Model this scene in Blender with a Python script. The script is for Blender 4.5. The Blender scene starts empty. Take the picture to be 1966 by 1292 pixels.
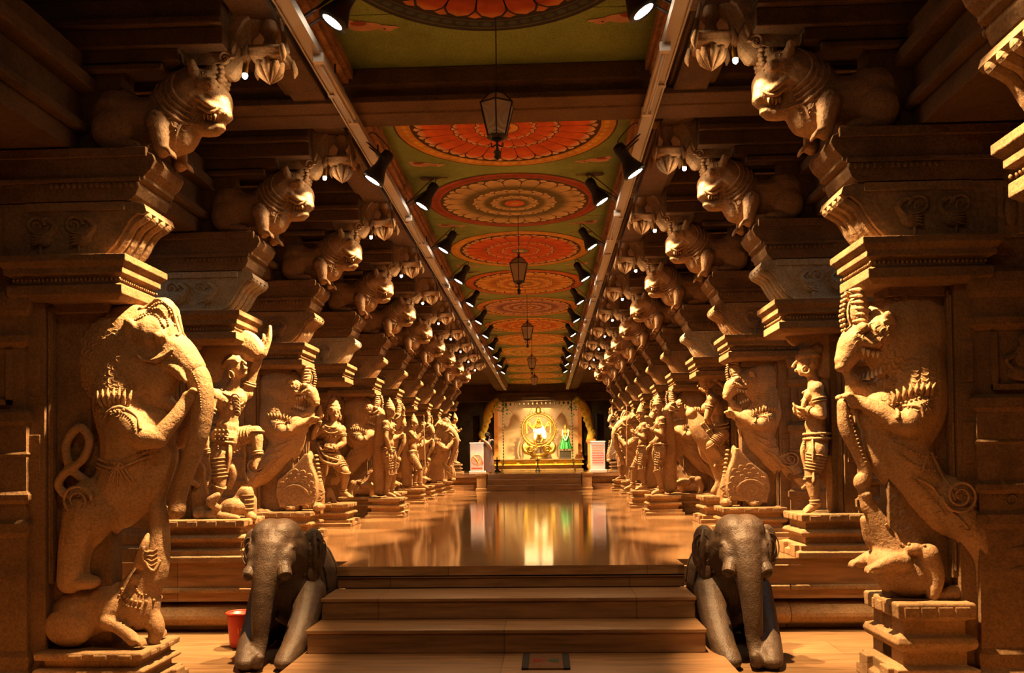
import bpy, math, random
import numpy as np
from mathutils import Vector, Matrix, Quaternion
from mathutils.bvhtree import BVHTree
random.seed(7); RNG = np.random.RandomState(11)
PI = math.pi
SC = bpy.context.scene
COL = SC.collection
XC = -0.41            # centre line of the nave, the camera stands at x = 0
H = 4.8               # ceiling
G = -0.72             # lower paving
P1, PD = 6.5, 2.35    # first pillar row in view, row spacing
FPX = 1610.0

# ------------------------------------------------------------------ materials
def new_mat(name):
    m = bpy.data.materials.new(name); m.use_nodes = True
    nt = m.node_tree
    b = nt.nodes['Principled BSDF']
    return m, nt, b
def nd(nt, typ, **kw):
    n = nt.nodes.new(typ)
    for k, v in kw.items():
        if k in n.inputs: n.inputs[k].default_value = v
        else: setattr(n, k, v)
    return n
def rgba(c): return (c[0], c[1], c[2], 1.0)
def ramp(nt, src, stops):
    r = nt.nodes.new('ShaderNodeValToRGB')
    cr = r.color_ramp
    while len(cr.elements) < len(stops): cr.elements.new(0.5)
    for e, (p, c) in zip(cr.elements, stops):
        e.position = p; e.color = rgba(c)
    nt.links.new(src, r.inputs[0])
    return r
def coords(nt, scale=(1, 1, 1)):
    t = nt.nodes.new('ShaderNodeTexCoord'); mp = nt.nodes.new('ShaderNodeMapping')
    mp.inputs['Scale'].default_value = scale
    nt.links.new(t.outputs['Object'], mp.inputs[0])
    return mp.outputs[0]
def bump_chain(nt, b, items, co):
    prev = None
    for (kind, scale, strength, dist) in items:
        if kind == 'noise':
            n = nd(nt, 'ShaderNodeTexNoise'); n.inputs['Scale'].default_value = scale; n.inputs['Detail'].default_value = 5
            h = n.outputs[0]
        elif kind == 'vor':
            n = nd(nt, 'ShaderNodeTexVoronoi'); n.inputs['Scale'].default_value = scale
            h = n.outputs[0]
        elif kind == 'wave':
            n = nd(nt, 'ShaderNodeTexWave'); n.wave_type = 'RINGS'; n.inputs['Scale'].default_value = scale
            n.inputs['Distortion'].default_value = 6; n.inputs['Detail'].default_value = 2
            h = n.outputs['Fac']
        nt.links.new(co, n.inputs['Vector'])
        bp = nd(nt, 'ShaderNodeBump'); bp.inputs['Strength'].default_value = strength; bp.inputs['Distance'].default_value = dist
        nt.links.new(h, bp.inputs['Height'])
        if prev is not None: nt.links.new(prev, bp.inputs['Normal'])
        prev = bp.outputs[0]
    if prev is not None: nt.links.new(prev, b.inputs['Normal'])
def stone(name, c, rough=0.85, bumps=(('noise', 9, .5, .03), ('noise', 70, .5, .008)), var=.45, scale=2.2, spec=.25):
    m, nt, b = new_mat(name); co = coords(nt)
    n1 = nd(nt, 'ShaderNodeTexNoise'); n1.inputs['Scale'].default_value = scale; n1.inputs['Detail'].default_value = 7; n1.inputs['Roughness'].default_value = .65
    nt.links.new(co, n1.inputs['Vector'])
    c = np.array(c)
    r = ramp(nt, n1.outputs[0], [(.3, c*(1-var)), (.5, c), (.72, np.minimum(c*(1+var*.6), 1))])
    n2 = nd(nt, 'ShaderNodeTexNoise'); n2.inputs['Scale'].default_value = 55; n2.inputs['Detail'].default_value = 4
    nt.links.new(co, n2.inputs['Vector'])
    mx = nd(nt, 'ShaderNodeMix', data_type='RGBA', blend_type='MULTIPLY'); mx.inputs[0].default_value = .55
    r2 = ramp(nt, n2.outputs[0], [(.35, (.55, .55, .55)), (.6, (1.1, 1.1, 1.1))])
    nt.links.new(r.outputs[0], mx.inputs[6]); nt.links.new(r2.outputs[0], mx.inputs[7])
    nt.links.new(mx.outputs[2], b.inputs['Base Color'])
    b.inputs['Roughness'].default_value = rough
    b.inputs['Specular IOR Level'].default_value = spec
    bump_chain(nt, b, bumps, co)
    return m
def plain(name, c, rough=.5, metal=0.0, emit=None, estr=0, spec=.5, alpha=None, trans=0):
    m, nt, b = new_mat(name)
    b.inputs['Base Color'].default_value = rgba(c); b.inputs['Roughness'].default_value = rough
    b.inputs['Metallic'].default_value = metal; b.inputs['Specular IOR Level'].default_value = spec
    if emit: b.inputs['Emission Color'].default_value = rgba(emit); b.inputs['Emission Strength'].default_value = estr
    if trans: b.inputs['Transmission Weight'].default_value = trans
    return m
def slabstone(name, c, rough, grain=(0.8, 9, 9), brick=(1.9, .55), var=.4, spec=.5, bump=.15):
    """dressed paving: long slabs with faint joints, streaky grain"""
    m, nt, b = new_mat(name); co = coords(nt, grain); co2 = coords(nt)
    n1 = nd(nt, 'ShaderNodeTexNoise'); n1.inputs['Scale'].default_value = 2.5; n1.inputs['Detail'].default_value = 8; n1.inputs['Roughness'].default_value = .6
    nt.links.new(co, n1.inputs['Vector'])
    c = np.array(c)
    r = ramp(nt, n1.outputs[0], [(.32, c*(1-var)), (.52, c), (.7, np.minimum(c*(1+var*.7), 1))])
    bk = nd(nt, 'ShaderNodeTexBrick'); bk.inputs['Scale'].default_value = 1.0
    bk.inputs['Brick Width'].default_value = brick[0]; bk.inputs['Row Height'].default_value = brick[1]
    bk.inputs['Mortar Size'].default_value = .006; bk.inputs['Mortar Smooth'].default_value = .2
    bk.inputs['Color1'].default_value = (1, 1, 1, 1); bk.inputs['Color2'].default_value = (.72, .7, .68, 1); bk.inputs['Mortar'].default_value = (.35, .33, .3, 1)
    nt.links.new(co2, bk.inputs['Vector'])
    mx = nd(nt, 'ShaderNodeMix', data_type='RGBA', blend_type='MULTIPLY'); mx.inputs[0].default_value = .8
    nt.links.new(r.outputs[0], mx.inputs[6]); nt.links.new(bk.outputs[0], mx.inputs[7])
    nt.links.new(mx.outputs[2], b.inputs['Base Color'])
    b.inputs['Roughness'].default_value = rough; b.inputs['Specular IOR Level'].default_value = spec
    bp = nd(nt, 'ShaderNodeBump'); bp.inputs['Strength'].default_value = bump; bp.inputs['Distance'].default_value = .01
    nt.links.new(n1.outputs[0], bp.inputs['Height']); nt.links.new(bp.outputs[0], b.inputs['Normal'])
    return m
def painted(name, rough=.8):
    """painted plaster: colours come from the mesh's own paint attribute, aged by blotches"""
    m, nt, b = new_mat(name); co = coords(nt)
    a = nd(nt, 'ShaderNodeVertexColor'); a.layer_name = 'paint'
    n = nd(nt, 'ShaderNodeTexNoise'); n.inputs['Scale'].default_value = 7; n.inputs['Detail'].default_value = 8
    nt.links.new(co, n.inputs['Vector'])
    r = ramp(nt, n.outputs[0], [(.3, (.62, .6, .55)), (.62, (1.05, 1.05, 1.05))])
    mx = nd(nt, 'ShaderNodeMix', data_type='RGBA', blend_type='MULTIPLY'); mx.inputs[0].default_value = .7
    nt.links.new(a.outputs[0], mx.inputs[6]); nt.links.new(r.outputs[0], mx.inputs[7])
    nt.links.new(mx.outputs[2], b.inputs['Base Color']); b.inputs['Roughness'].default_value = rough
    b.inputs['Specular IOR Level'].default_value = .2
    return m
M = {}
M['stone'] = stone('sandstone', (.34, .205, .10))
M['block'] = stone('dressed_granite', (.205, .118, .056), bumps=(('noise', 5, .55, .04), ('noise', 45, .55, .012), ('vor', 16, .25, .015)), scale=1.6)
M['relief'] = stone('carved_granite', (.27, .175, .098), bumps=(('noise', 7, .5, .03), ('vor', 22, .45, .012), ('noise', 60, .5, .01)))
M['figure'] = stone('figure_stone', (.38, .225, .11), rough=.66, bumps=(('noise', 9, .5, .025), ('noise', 30, .5, .012), ('vor', 70, .35, .005), ('noise', 130, .5, .004)), var=.3, spec=.35)
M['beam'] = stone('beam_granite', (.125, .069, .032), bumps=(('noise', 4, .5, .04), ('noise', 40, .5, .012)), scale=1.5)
M['grey'] = stone('pale_grey_granite', (.40, .33, .25), bumps=(('noise', 9, .4, .02), ('vor', 26, .35, .01), ('noise', 60, .4, .01)))
M['elephant'] = stone('dark_oiled_granite', (.078, .046, .027), rough=.5, bumps=(('noise', 14, .45, .02), ('noise', 90, .7, .007)), var=.5, scale=4, spec=.45)
M['floor'] = slabstone('polished_paving', (.34, .19, .09), .065, bump=.035, spec=.6)
M['step'] = slabstone('step_stone', (.29, .158, .074), .38, brick=(2.3, 5), bump=.2)
M['ground'] = slabstone('outer_paving', (.24, .135, .06), .42, brick=(2.6, .5), bump=.25)
M['paint'] = painted('ceiling_paint')
M['black'] = plain('black_enamel', (.012, .011, .010), .45)
M['iron'] = plain('dark_iron', (.03, .022, .016), .55, .6)
M['rail'] = plain('grey_conduit', (.38, .33, .27), .5, .3)
M['batten'] = plain('cream_batten', (.62, .52, .42), .45)
M['tube'] = plain('unlit_tube_glass', (.6, .55, .5), .25)
M['lens'] = plain('lamp_lens', (1, 1, 1), .3, emit=(1, .90, .72), estr=26)
M['bulb'] = plain('lamp_bulb', (1, 1, 1), .3, emit=(1, .82, .55), estr=60)
M['wire'] = plain('cable', (.05, .035, .02), .6)
M['red'] = plain('red_plastic', (.55, .035, .015), .38)
M['orangetxt'] = plain('orange_print', (.95, .35, .05), .5)
M['brass'] = plain('old_brass', (.42, .25, .055), .34, .85)
M['gold'] = plain('polished_gold', (.95, .62, .12), .22, .9)
M['goldcloth'] = stone('gold_painted_plaster', (.85, .55, .08), rough=.45, var=.3, bumps=(('vor', 9, .5, .03),))
M['cream'] = stone('cream_plaster', (.90, .63, .37), rough=.8, var=.12, bumps=())
M['white'] = plain('white_board', (.82, .76, .72), .5)
M['redtxt'] = plain('red_print', (.62, .12, .05), .6)
M['orange'] = plain('orange_print_wheel', (.85, .33, .08), .6)
M['cloth'] = plain('white_cloth', (.9, .86, .78), .8)
M['green'] = plain('green_silk', (.01, .22, .05), .45)
M['leaf'] = plain('leaf_green', (.10, .36, .03), .5)
M['dark'] = plain('dark_timber', (.035, .02, .012), .6)
M['skin'] = plain('skin', (.22, .11, .06), .6)
M['hair'] = plain('hair', (.012, .009, .008), .9, spec=.1)
M['blouse'] = plain('dark_blouse', (.05, .045, .07), .7)
M['sari'] = plain('pale_sari', (.24, .15, .12), .75)
M['mat'] = stone('woven_mat', (.16, .075, .035), rough=.95, var=.25, bumps=(('noise', 200, .6, .004),))
M['matdark'] = plain('mat_border', (.02, .015, .012), .95)
M['matred'] = plain('mat_red', (.18, .012, .008), .95)
M['matgreen'] = plain('mat_green', (.03, .05, .02), .95)
M['plaster'] = stone('aisle_wall', (.085, .055, .032), bumps=(('noise', 6, .4, .03),))
M['tooth'] = plain('pale_stone_teeth', (.6, .5, .38), .6)
def glass_mat():
    m, nt, b = new_mat('frosted_lantern_glass')
    b.inputs['Base Color'].default_value = (.62, .46, .28, 1); b.inputs['Roughness'].default_value = .4
    b.inputs['Transmission Weight'].default_value = .35
    co = coords(nt); bump_chain(nt, b, (('wave', 9, .3, .01),), co)
    return m
M['pane'] = glass_mat()

# ------------------------------------------------------------------ mesh building
def V3(*a): return np.array(a, float)
def unit(v):
    v = np.asarray(v, float); n = np.linalg.norm(v); return v/n if n > 1e-9 else V3(0, 0, 1)
def frame(d):
    d = unit(d); a = V3(0, 0, 1) if abs(d[2]) < .9 else V3(1, 0, 0)
    u = unit(np.cross(a, d)); return u, np.cross(d, u), d
def spline(pts, vals, n):
    """Catmull-Rom through pts with radii"""
    P = np.asarray(pts, float); R = np.asarray(vals, float)
    if len(P) < 3:
        t = np.linspace(0, 1, n)[:, None]; return P[0]*(1-t)+P[1]*t, R[0]*(1-t[:, 0])+R[1]*t[:, 0]
    A = np.column_stack([P, R]); A = np.vstack([2*A[0]-A[1], A, 2*A[-1]-A[-2]])
    out = []
    segs = len(P)-1
    for u in np.linspace(0, segs-1e-6, n):
        i = int(u); t = u-i; a, b, c, d = A[i], A[i+1], A[i+2], A[i+3]
        out.append(.5*((2*b)+(c-a)*t+(2*a-5*b+4*c-d)*t*t+(3*b-a-3*c+d)*t**3))
    out = np.array(out); return out[:, :3], np.maximum(out[:, 3], .001)
class MB:
    def __init__(s): s.v = []; s.f = []; s.m = []; s.n = 0; s.c = []
    def add(s, v, f, mi=0, col=None):
        v = np.asarray(v, float); s.v.append(v)
        for q in f: s.f.append(tuple(int(i)+s.n for i in q)); s.m.append(mi)
        s.c.append(np.tile(np.array(col if col is not None else (1, 1, 1), float), (len(v), 1)) if (col is None or np.ndim(col) == 1) else np.asarray(col, float))
        s.n += len(v); return s
    def box(s, x0, x1, y0, y1, z0, z1, mi=0):
        v = [(x, y, z) for z in (z0, z1) for y in (y0, y1) for x in (x0, x1)]
        return s.add(v, [(0, 2, 3, 1), (4, 5, 7, 6), (0, 1, 5, 4), (1, 3, 7, 5), (3, 2, 6, 7), (2, 0, 4, 6)], mi)
    def molded(s, x0, x1, y0, y1, prof, mi=0):
        """stack of rectangular mouldings; prof = [(offset, z), ...] from bottom to top"""
        v = []; f = []
        for o, z in prof: v += [(x0-o, y0-o, z), (x1+o, y0-o, z), (x1+o, y1+o, z), (x0-o, y1+o, z)]
        for i in range(len(prof)-1):
            a = 4*i
            for k in range(4): f.append((a+k, a+(k+1) % 4, a+4+(k+1) % 4, a+4+k))
        f.append((3, 2, 1, 0)); t = 4*(len(prof)-1); f.append((t, t+1, t+2, t+3))
        return s.add(v, f, mi)
    def prism(s, poly, y0, y1, mi=0):
        """polygon in (x, z) extruded along y"""
        n = len(poly); a = sum(poly[i][0]*poly[(i+1) % n][1]-poly[(i+1) % n][0]*poly[i][1] for i in range(n))
        if a < 0: poly = poly[::-1]
        v = [(x, y0, z) for x, z in poly]+[(x, y1, z) for x, z in poly]
        f = [tuple(range(n)), tuple(range(2*n-1, n-1, -1))]
        for i in range(n): f.append((i, i+n, (i+1) % n+n, (i+1) % n))
        return s.add(v, f, mi)
    def ring(s, pts, radii, n=10, mi=0, flat=1.0, col=None):
        pts = np.asarray(pts, float); k = len(pts); v = []; f = []
        u0 = None
        for i in range(k):
            d = pts[min(i+1, k-1)]-pts[max(i-1, 0)]
            d = unit(d)
            if u0 is None: u, w, _ = frame(d)
            else:
                u = u0-d*np.dot(u0, d); u = unit(u); w = np.cross(d, u)
            u0 = u
            for j in range(n):
                a = 2*PI*j/n; v.append(pts[i]+radii[i]*(u*math.cos(a)+w*math.sin(a)*flat))
        for i in range(k-1):
            for j in range(n): f.append((i*n+j, i*n+(j+1) % n, (i+1)*n+(j+1) % n, (i+1)*n+j))
        f.append(tuple(range(n-1, -1, -1))); f.append(tuple((k-1)*n+j for j in range(n)))
        return s.add(v, f, mi, col)
    def tube(s, pts, r, n=10, seg=None, mi=0, flat=1.0, round_=True):
        if np.isscalar(r): r = [r]*len(pts)
        seg = seg or (2 if len(pts) < 3 else 6*(len(pts)-1)+1)
        p, q = spline(pts, r, seg)
        if round_:
            d0 = unit(p[0]-p[1]); d1 = unit(p[-1]-p[-2]); P = []; Q = []
            for a in (1, .85, .5): P.append(p[0]+d0*q[0]*a); Q.append(max(q[0]*math.sqrt(max(1-a*a, .002)), .001))
            P += list(p); Q += list(q)
            for a in (.5, .85, 1): P.append(p[-1]+d1*q[-1]*a); Q.append(max(q[-1]*math.sqrt(max(1-a*a, .002)), .001))
            p, q = P, Q
        return s.ring(p, q, n, mi, flat)
    def ell(s, c, r, rot=None, n=12, k=8, mi=0):
        if np.isscalar(r): r = (r, r, r)
        v = [(0, 0, 1)]; f = []
        for i in range(1, k):
            t = PI*i/k
            for j in range(n): a = 2*PI*j/n; v.append((math.sin(t)*math.cos(a), math.sin(t)*math.sin(a), math.cos(t)))
        v.append((0, 0, -1)); v = np.array(v)*np.array(r)
        if rot is not None: v = v @ np.array(rot).T
        v = v+np.asarray(c, float)
        for j in range(n): f.append((0, 1+j, 1+(j+1) % n)); f.append((len(v)-1, len(v)-2-j if False else 1+(k-2)*n+(j+1) % n, 1+(k-2)*n+j))
        for i in range(k-2):
            for j in range(n): a = 1+i*n; f.append((a+j, a+n+j, a+n+(j+1) % n, a+(j+1) % n))
        return s.add(v, f, mi)
    def lathe(s, prof, c=(0, 0, 0), n=16, mi=0, axis=None):
        """prof = [(r, z), ...] bottom to top"""
        v = []; f = []; k = len(prof)
        for r, z in prof:
            for j in range(n): a = 2*PI*j/n; v.append((max(r, 1e-4)*math.cos(a), max(r, 1e-4)*math.sin(a), z))
        v = np.array(v)
        if axis is not None:
            u, w, d = frame(axis); v = v @ np.array([u, w, d])
        v = v+np.asarray(c, float)
        for i in range(k-1):
            for j in range(n): f.append((i*n+j, i*n+(j+1) % n, (i+1)*n+(j+1) % n, (i+1)*n+j))
        f.append(tuple(range(n-1, -1, -1))); f.append(tuple((k-1)*n+j for j in range(n)))
        return s.add(v, f, mi)
    def torus(s, c, R, r, axis=(0, 0, 1), n=24, k=8, mi=0, sx=1.0, sy=1.0):
        u, w, d = frame(axis); v = []; f = []
        for i in range(n):
            a = 2*PI*i/n; rad = u*math.cos(a)*sx+w*math.sin(a)*sy; e = unit(rad)
            for j in range(k): b = 2*PI*j/k; v.append(np.asarray(c)+rad*R+(e*math.cos(b)+d*math.sin(b))*r)
        for i in range(n):
            for j in range(k): f.append((i*k+j, ((i+1) % n)*k+j, ((i+1) % n)*k+(j+1) % k, i*k+(j+1) % k))
        return s.add(v, f, mi)
    def spiral(s, c, R, turns, r, y, n=40, a0=0, sgn=1, mi=0):
        """volute in the (x, z) plane standing proud of a face at y"""
        pts = [(c[0]+R*(1-.82*t)*math.cos(a0+sgn*2*PI*turns*t), y, c[1]+R*(1-.82*t)*math.sin(a0+sgn*2*PI*turns*t)) for t in np.linspace(0, 1, n)]
        return s.ring(pts, np.linspace(r, r*.5, n), 6, mi)
    def join(s, o, mi=None):
        if o.n == 0: return s
        b = s.n; s.v += o.v; s.c += o.c
        s.f += [tuple(i+b for i in q) for q in o.f]; s.m += (o.m if mi is None else [mi]*len(o.f)); s.n += o.n
        return s
    def xf(s, fn):
        s.v = [np.array([fn(p) for p in a]) for a in s.v]; return s
    def mesh(s, name, mats, smooth=False, paint=False):
        me = bpy.data.meshes.new(name)
        vv = np.vstack(s.v) if s.v else np.zeros((0, 3))
        me.from_pydata(vv.tolist(), [], s.f)
        for m in (mats if isinstance(mats, (list, tuple)) else [mats]): me.materials.append(m)
        if len(me.materials) > 1: me.polygons.foreach_set('material_index', s.m)
        if smooth: me.polygons.foreach_set('use_smooth', [True]*len(me.polygons))
        if paint:
            at = me.color_attributes.new('paint', 'FLOAT_COLOR', 'POINT')
            at.data.foreach_set('color', np.column_stack([np.vstack(s.c), np.ones(s.n)]).astype(np.float32).ravel())
        me.update(); return me
    def build(s, name, mats, parent=None, smooth=False, bevel=0, paint=False, **kw):
        return link(name, s.mesh(name, mats, smooth, paint), parent, bevel, **kw)
def link(name, me, parent=None, bevel=0, loc=None, rotz=None, label=None):
    o = bpy.data.objects.new(name, me); COL.objects.link(o)
    if parent: o.parent = parent
    if loc is not None: o.location = loc
    if rotz is not None: o.rotation_euler = (0, 0, rotz)
    if bevel:
        b = o.modifiers.new('bevel', 'BEVEL'); b.width = bevel; b.segments = 2; b.limit_method = 'ANGLE'; b.angle_limit = .6
    if label: o['label'] = label
    return o
def tag(o, label=None, cat=None, group=None, kind=None):
    if label: o['label'] = label
    if cat: o['category'] = cat
    if group: o['group'] = group
    if kind or cat: o['kind'] = kind or 'thing'
    return o
def thing(name, loc=(0, 0, 0), rotz=0, label=None, cat=None, group=None):
    o = bpy.data.objects.new(name, None); COL.objects.link(o)
    o.location = loc; o.rotation_euler = (0, 0, rotz); o.empty_display_size = .1
    return tag(o, label, cat, group)
def copy_tree(o, parent=None):
    c = o.copy(); COL.objects.link(c)
    if parent: c.parent = parent
    for ch in list(o.children): copy_tree(ch, c)
    return c
def struct(name, mb, mats, **kw):
    o = mb.build(name, mats, **kw); o['kind'] = 'structure'; return o

class Sculpt(MB):
    """overlapping masses fused into one continuous carved surface, with crisp ornaments laid on it"""
    def fuse(s, voxel=.014, smooth=3):
        me = s.mesh('tmp', M['figure']); o = bpy.data.objects.new('tmp', me); COL.objects.link(o)
        r = o.modifiers.new('r', 'REMESH'); r.mode = 'VOXEL'; r.voxel_size = voxel; r.adaptivity = 0
        if smooth:
            q = o.modifiers.new('s', 'SMOOTH'); q.factor = .5; q.iterations = smooth
        dg = bpy.context.evaluated_depsgraph_get(); dg.update()
        ev = o.evaluated_get(dg); m2 = bpy.data.meshes.new_from_object(ev)
        bpy.data.objects.remove(o); bpy.data.meshes.remove(me)
        n = len(m2.vertices); a = np.empty(n*3); m2.vertices.foreach_get('co', a); a = a.reshape(-1, 3)
        fl = [tuple(p.vertices) for p in m2.polygons]
        bpy.data.meshes.remove(m2)
        s.v = [a]; s.f = fl; s.m = [0]*len(fl); s.n = n; s.c = [np.ones((n, 3))]
        s.bvh = BVHTree.FromPolygons([tuple(x) for x in a], fl)
        return s
    def hit(s, x, z, side=-1):
        h = s.bvh.ray_cast(Vector((x, side*3, z)), Vector((0, -side, 0)))
        return (np.array(h[0]), np.array(h[1])) if h[0] is not None else None
    def hitx(s, y, z):
        h = s.bvh.ray_cast(Vector((3, y, z)), Vector((-1, 0, 0)))
        return (np.array(h[0]), np.array(h[1])) if h[0] is not None else None
    def beads(s, path, r, step=None, sides=(-1, 1), out=.3):
        """row of round beads lying on the carved surface along a line in (x, z)"""
        p = np.array([(a, 0, b) for a, b in path]); p, _ = spline(p, [1]*len(p), 60)
        L = np.concatenate([[0], np.cumsum(np.linalg.norm(np.diff(p, axis=0), axis=1))])
        for d in np.arange(0, L[-1], step or 2.1*r):
            x = np.interp(d, L, p[:, 0]); z = np.interp(d, L, p[:, 2])
            for sd in sides:
                h = s.hit(x, z, sd)
                if h is not None: s.ell(h[0]+h[1]*r*out, r, n=6, k=4)
    def cord(s, path, r, sides=(-1, 1), lift=.2):
        p = np.array([(a, 0, b) for a, b in path]); p, _ = spline(p, [1]*len(p), 30)
        for sd in sides:
            q = [h[0]+h[1]*r*lift for h in (s.hit(a[0], a[2], sd) for a in p) if h is not None]
            if len(q) > 2: s.ring(q, [r]*len(q), 6)
    def scales(s, c, r0, r1, a0, a1, rows, r, sides=(-1, 1), flat=.5):
        """concentric rows of curls (mane)"""
        for i in range(rows):
            R = r0+(r1-r0)*i/max(rows-1, 1); n = max(2, int(abs(a1-a0)*R/(2.2*r)))
            for j in range(n):
                a = a0+(a1-a0)*(j+(.5 if i % 2 else 0))/n
                for sd in sides:
                    pts = []
                    for q in (-1, -.55, 0, .55, 1):                              # one crescent curl
                        rr = R+r*(.75-1.1*q*q); aa = a+q*r*1.05/R
                        h = s.hit(c[0]+rr*math.cos(aa), c[1]+rr*math.sin(aa), sd)
                        if h is not None: pts.append(h[0]-h[1]*r*.06)
                    if len(pts) == 5 and max(p[1] for p in pts)-min(p[1] for p in pts) < r*1.5:
                        s.ring(pts, [r*.12, r*.26, r*.34, r*.26, r*.12], 5)
# ------------------------------------------------------------------ figures (pier frame: x towards the nave, y along the hall, z up)
def LQ(px, py): return (3-(945-px)/252, 1.04+(885-py)/252)
def RQ(px, py): return (3-(px-945)/252, .97+(885-py)/252)
def at(q, y=0): return V3(q[0], y, q[1])
def claw_paw(S, c, d, r=.05, y=0, n=4, mi=0):
    """paw with separate toes"""
    d = unit(d); side = unit(np.cross(d, (0, 0, 1))) if abs(d[2]) < .95 else V3(0, 1, 0)
    S.ell(c, r*1.15)
    for i in range(n):
        o = side*(i-(n-1)/2)*r*.62
        S.tube([c+o*.7, c+o+d*r*1.3+V3(0, 0, r*.25), c+o+d*r*1.9-V3(0, 0, r*.45)], [r*.5, r*.42, r*.28], 7)

def yali_trunked():
    """rearing lion with an elephant's trunk; returns body, trunk, tail"""
    S = Sculpt(); Q = LQ
    S.ell(at(Q(222, 688)), (.43, .19, .47))                                    # mane disc
    S.tube([at(Q(205, 690)), at(Q(208, 770)), at(Q(232, 840)), at(Q(212, 915)), at(Q(170, 985))], [.19, .23, .26, .22, .2], 14)
    S.ell(at(Q(262, 830)), (.2, .2, .22))                                      # breast
    S.tube([at(Q(285, 870)), at(Q(262, 930)), at(Q(205, 985))], [.13, .14, .14], 12)
    for y in (-.13, .13):
        S.ell(at(Q(160, 975), y), (.2, .12, .23))
        S.tube([at(Q(150, 980), y), at(Q(128, 1050), y), at(Q(118, 1118), y)], [.16, .12, .1], 12)
        S.ell(at(Q(145, 1120), y), (.14, .085, .06))
    S.tube([at(Q(160, 1010)), at(Q(135, 1060)), at(Q(130, 1120))], [.16, .12, .12], 12)
    S.ell(at(Q(272, 636)), (.22, .2, .19))                                    # skull
    S.tube([at(Q(272, 662)), at(Q(312, 668)), at(Q(343, 700))], [.13, .15, .125], 12)
    S.tube([at(Q(238, 728)), at(Q(280, 762)), at(Q(312, 780))], [.12, .085, .05], 10)   # lower jaw
    S.ell(at(Q(292, 592)), (.10, .12, .13))
    for y in (-.15, .15):
        S.ell(at(Q(300, 643), y), (.055, .035, .05))
        S.tube([at(Q(238, 640), y), at(Q(240, 612), y*1.15), at(Q(262, 640), y*1.1)], [.035, .03, .015], 7)
        S.tube([at(Q(228, 800), y*1.1), at(Q(270, 838), y*1.35), at(Q(300, 842), y*1.3)], [.12, .09, .08], 12)
        S.tube([at(Q(300, 842), y*1.3), at(Q(330, 800), y*.9), at(Q(346, 768), y*.6)], [.075, .06, .05], 10)
        claw_paw(S, at(Q(350, 762), y*.55), V3(.6, 0, .6), .05)
        S.tube([at(Q(255, 668), y*.85), at(Q(290, 688), y*.95), at(Q(318, 672), y*.8), at(Q(334, 690), y*.7)], [.02, .03, .03, .02], 7)
        S.tube([at(Q(306, 696), y*.7), at(Q(330, 708), y*.8), at(Q(347, 730), y*.8)], [.035, .032, .02], 8)   # tusk
    S.fuse(.0125, 3)
    # ornaments
    for r_, (dx, n) in enumerate(((0, 9), (11, 9), (22, 8))):
        S.beads([Q(252+dx*.6, 610-dx), Q(285+dx*.8, 598-dx), Q(308+dx*.5, 625-dx*.3)], .011, .02)
    S.cord([Q(250, 585), Q(290, 568), Q(322, 600), Q(326, 640)], .014)
    S.scales(Q(225, 690), .20, .42, 1.9, 5.2, 6, .032, flat=.28)
    S.scales(Q(262, 690), .16, .30, 2.3, 4.6, 5, .026, flat=.35)
    S.cord([Q(255, 676), Q(272, 690), Q(300, 686), Q(325, 668)], .013)
    S.beads([Q(258, 684), Q(278, 698), Q(302, 694), Q(322, 682)], .008, .018)
    for sd in (-1, 1):
        for k in range(7):                                                      # shoulder fan
            p = Q(195+k*8, 778-6*math.sin(k/6*PI)); h = S.hit(p[0], p[1], sd)
            if h is not None: S.tube([h[0], h[0]+V3((k-3)*.008, sd*.015, .055), h[0]+V3((k-3)*.012, sd*.006, .11)], [.017, .016, .006], 6)
        h = S.hit(*Q(300, 643), sd)
        if h is not None: S.ell(h[0]+h[1]*.006, .03, n=10, k=6)
    S.beads([Q(182, 785), Q(215, 792), Q(250, 786)], .013, .03)
    S.cord([Q(200, 800), Q(232, 782), Q(262, 800), Q(276, 826)], .014)
    S.beads([Q(208, 806), Q(234, 792), Q(256, 806), Q(268, 828)], .010, .02)
    for (x0, y0, x1, y1) in ((170, 880, 280, 865), (165, 895, 276, 884)): S.beads([Q(x0, y0), Q((x0+x1)/2, (y0+y1)/2+14), Q(x1, y1)], .011, .025)
    S.cord([Q(168, 888), Q(225, 898), Q(278, 875)], .012)
    S.scales(Q(160, 1000), .06, .2, 0, 2*PI, 4, .026, flat=.3); S.scales(Q(240, 800), .1, .24, .9, 3.6, 4, .03, flat=.3)
    for k in range(3): S.cord([Q(205+k*8, 925+k*5), Q(222+k*4, 900-k*6), Q(236+k*7, 925)], .01)
    S.spiral(Q(150, 960), .12, 2, .012, -.27); S.spiral(Q(150, 960), .12, 2, .012, .27)
    for k in range(5): S.torus(at(Q(330-k*2, 802+k*5), .135), .062, .008, (.5, 0, -.6), 16, 6)
    body = S.mesh('yali_body', M['figure'], True)
    T = Sculpt()
    T.tube([at(Q(338, 695)), at(Q(360, 725)), at(Q(368, 775)), at(Q(362, 828)), at(Q(345, 880)), at(Q(328, 930)), at(Q(318, 965)), at(Q(314, 985))],
           [.10, .10, .088, .078, .07, .062, .062, .07], 14, 50)
    T.ell(at(Q(320, 978)), (.055, .06, .075))
    T.fuse(.0125, 2)
    for k in range(18):
        p = at(Q(366-k*k*.14, 760+k*11.5)); 
    T.beads([Q(352, 700), Q(370, 740), Q(374, 785)], .008, .02)
    trunk = T.mesh('trunk', M['figure'], True)
    W = Sculpt()
    W.tube([at(Q(150, 925), -.12), at(Q(118, 895), -.13), at(Q(112, 850), -.14), at(Q(138, 818), -.14), at(Q(158, 842), -.14), at(Q(146, 880), -.14), at(Q(112, 905), -.15), at(Q(96, 930), -.14), at(Q(108, 950), -.13)], .034, 9, 60)
    W.fuse(.013, 2); tail = W.mesh('tail', M['figure'], True)
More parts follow.
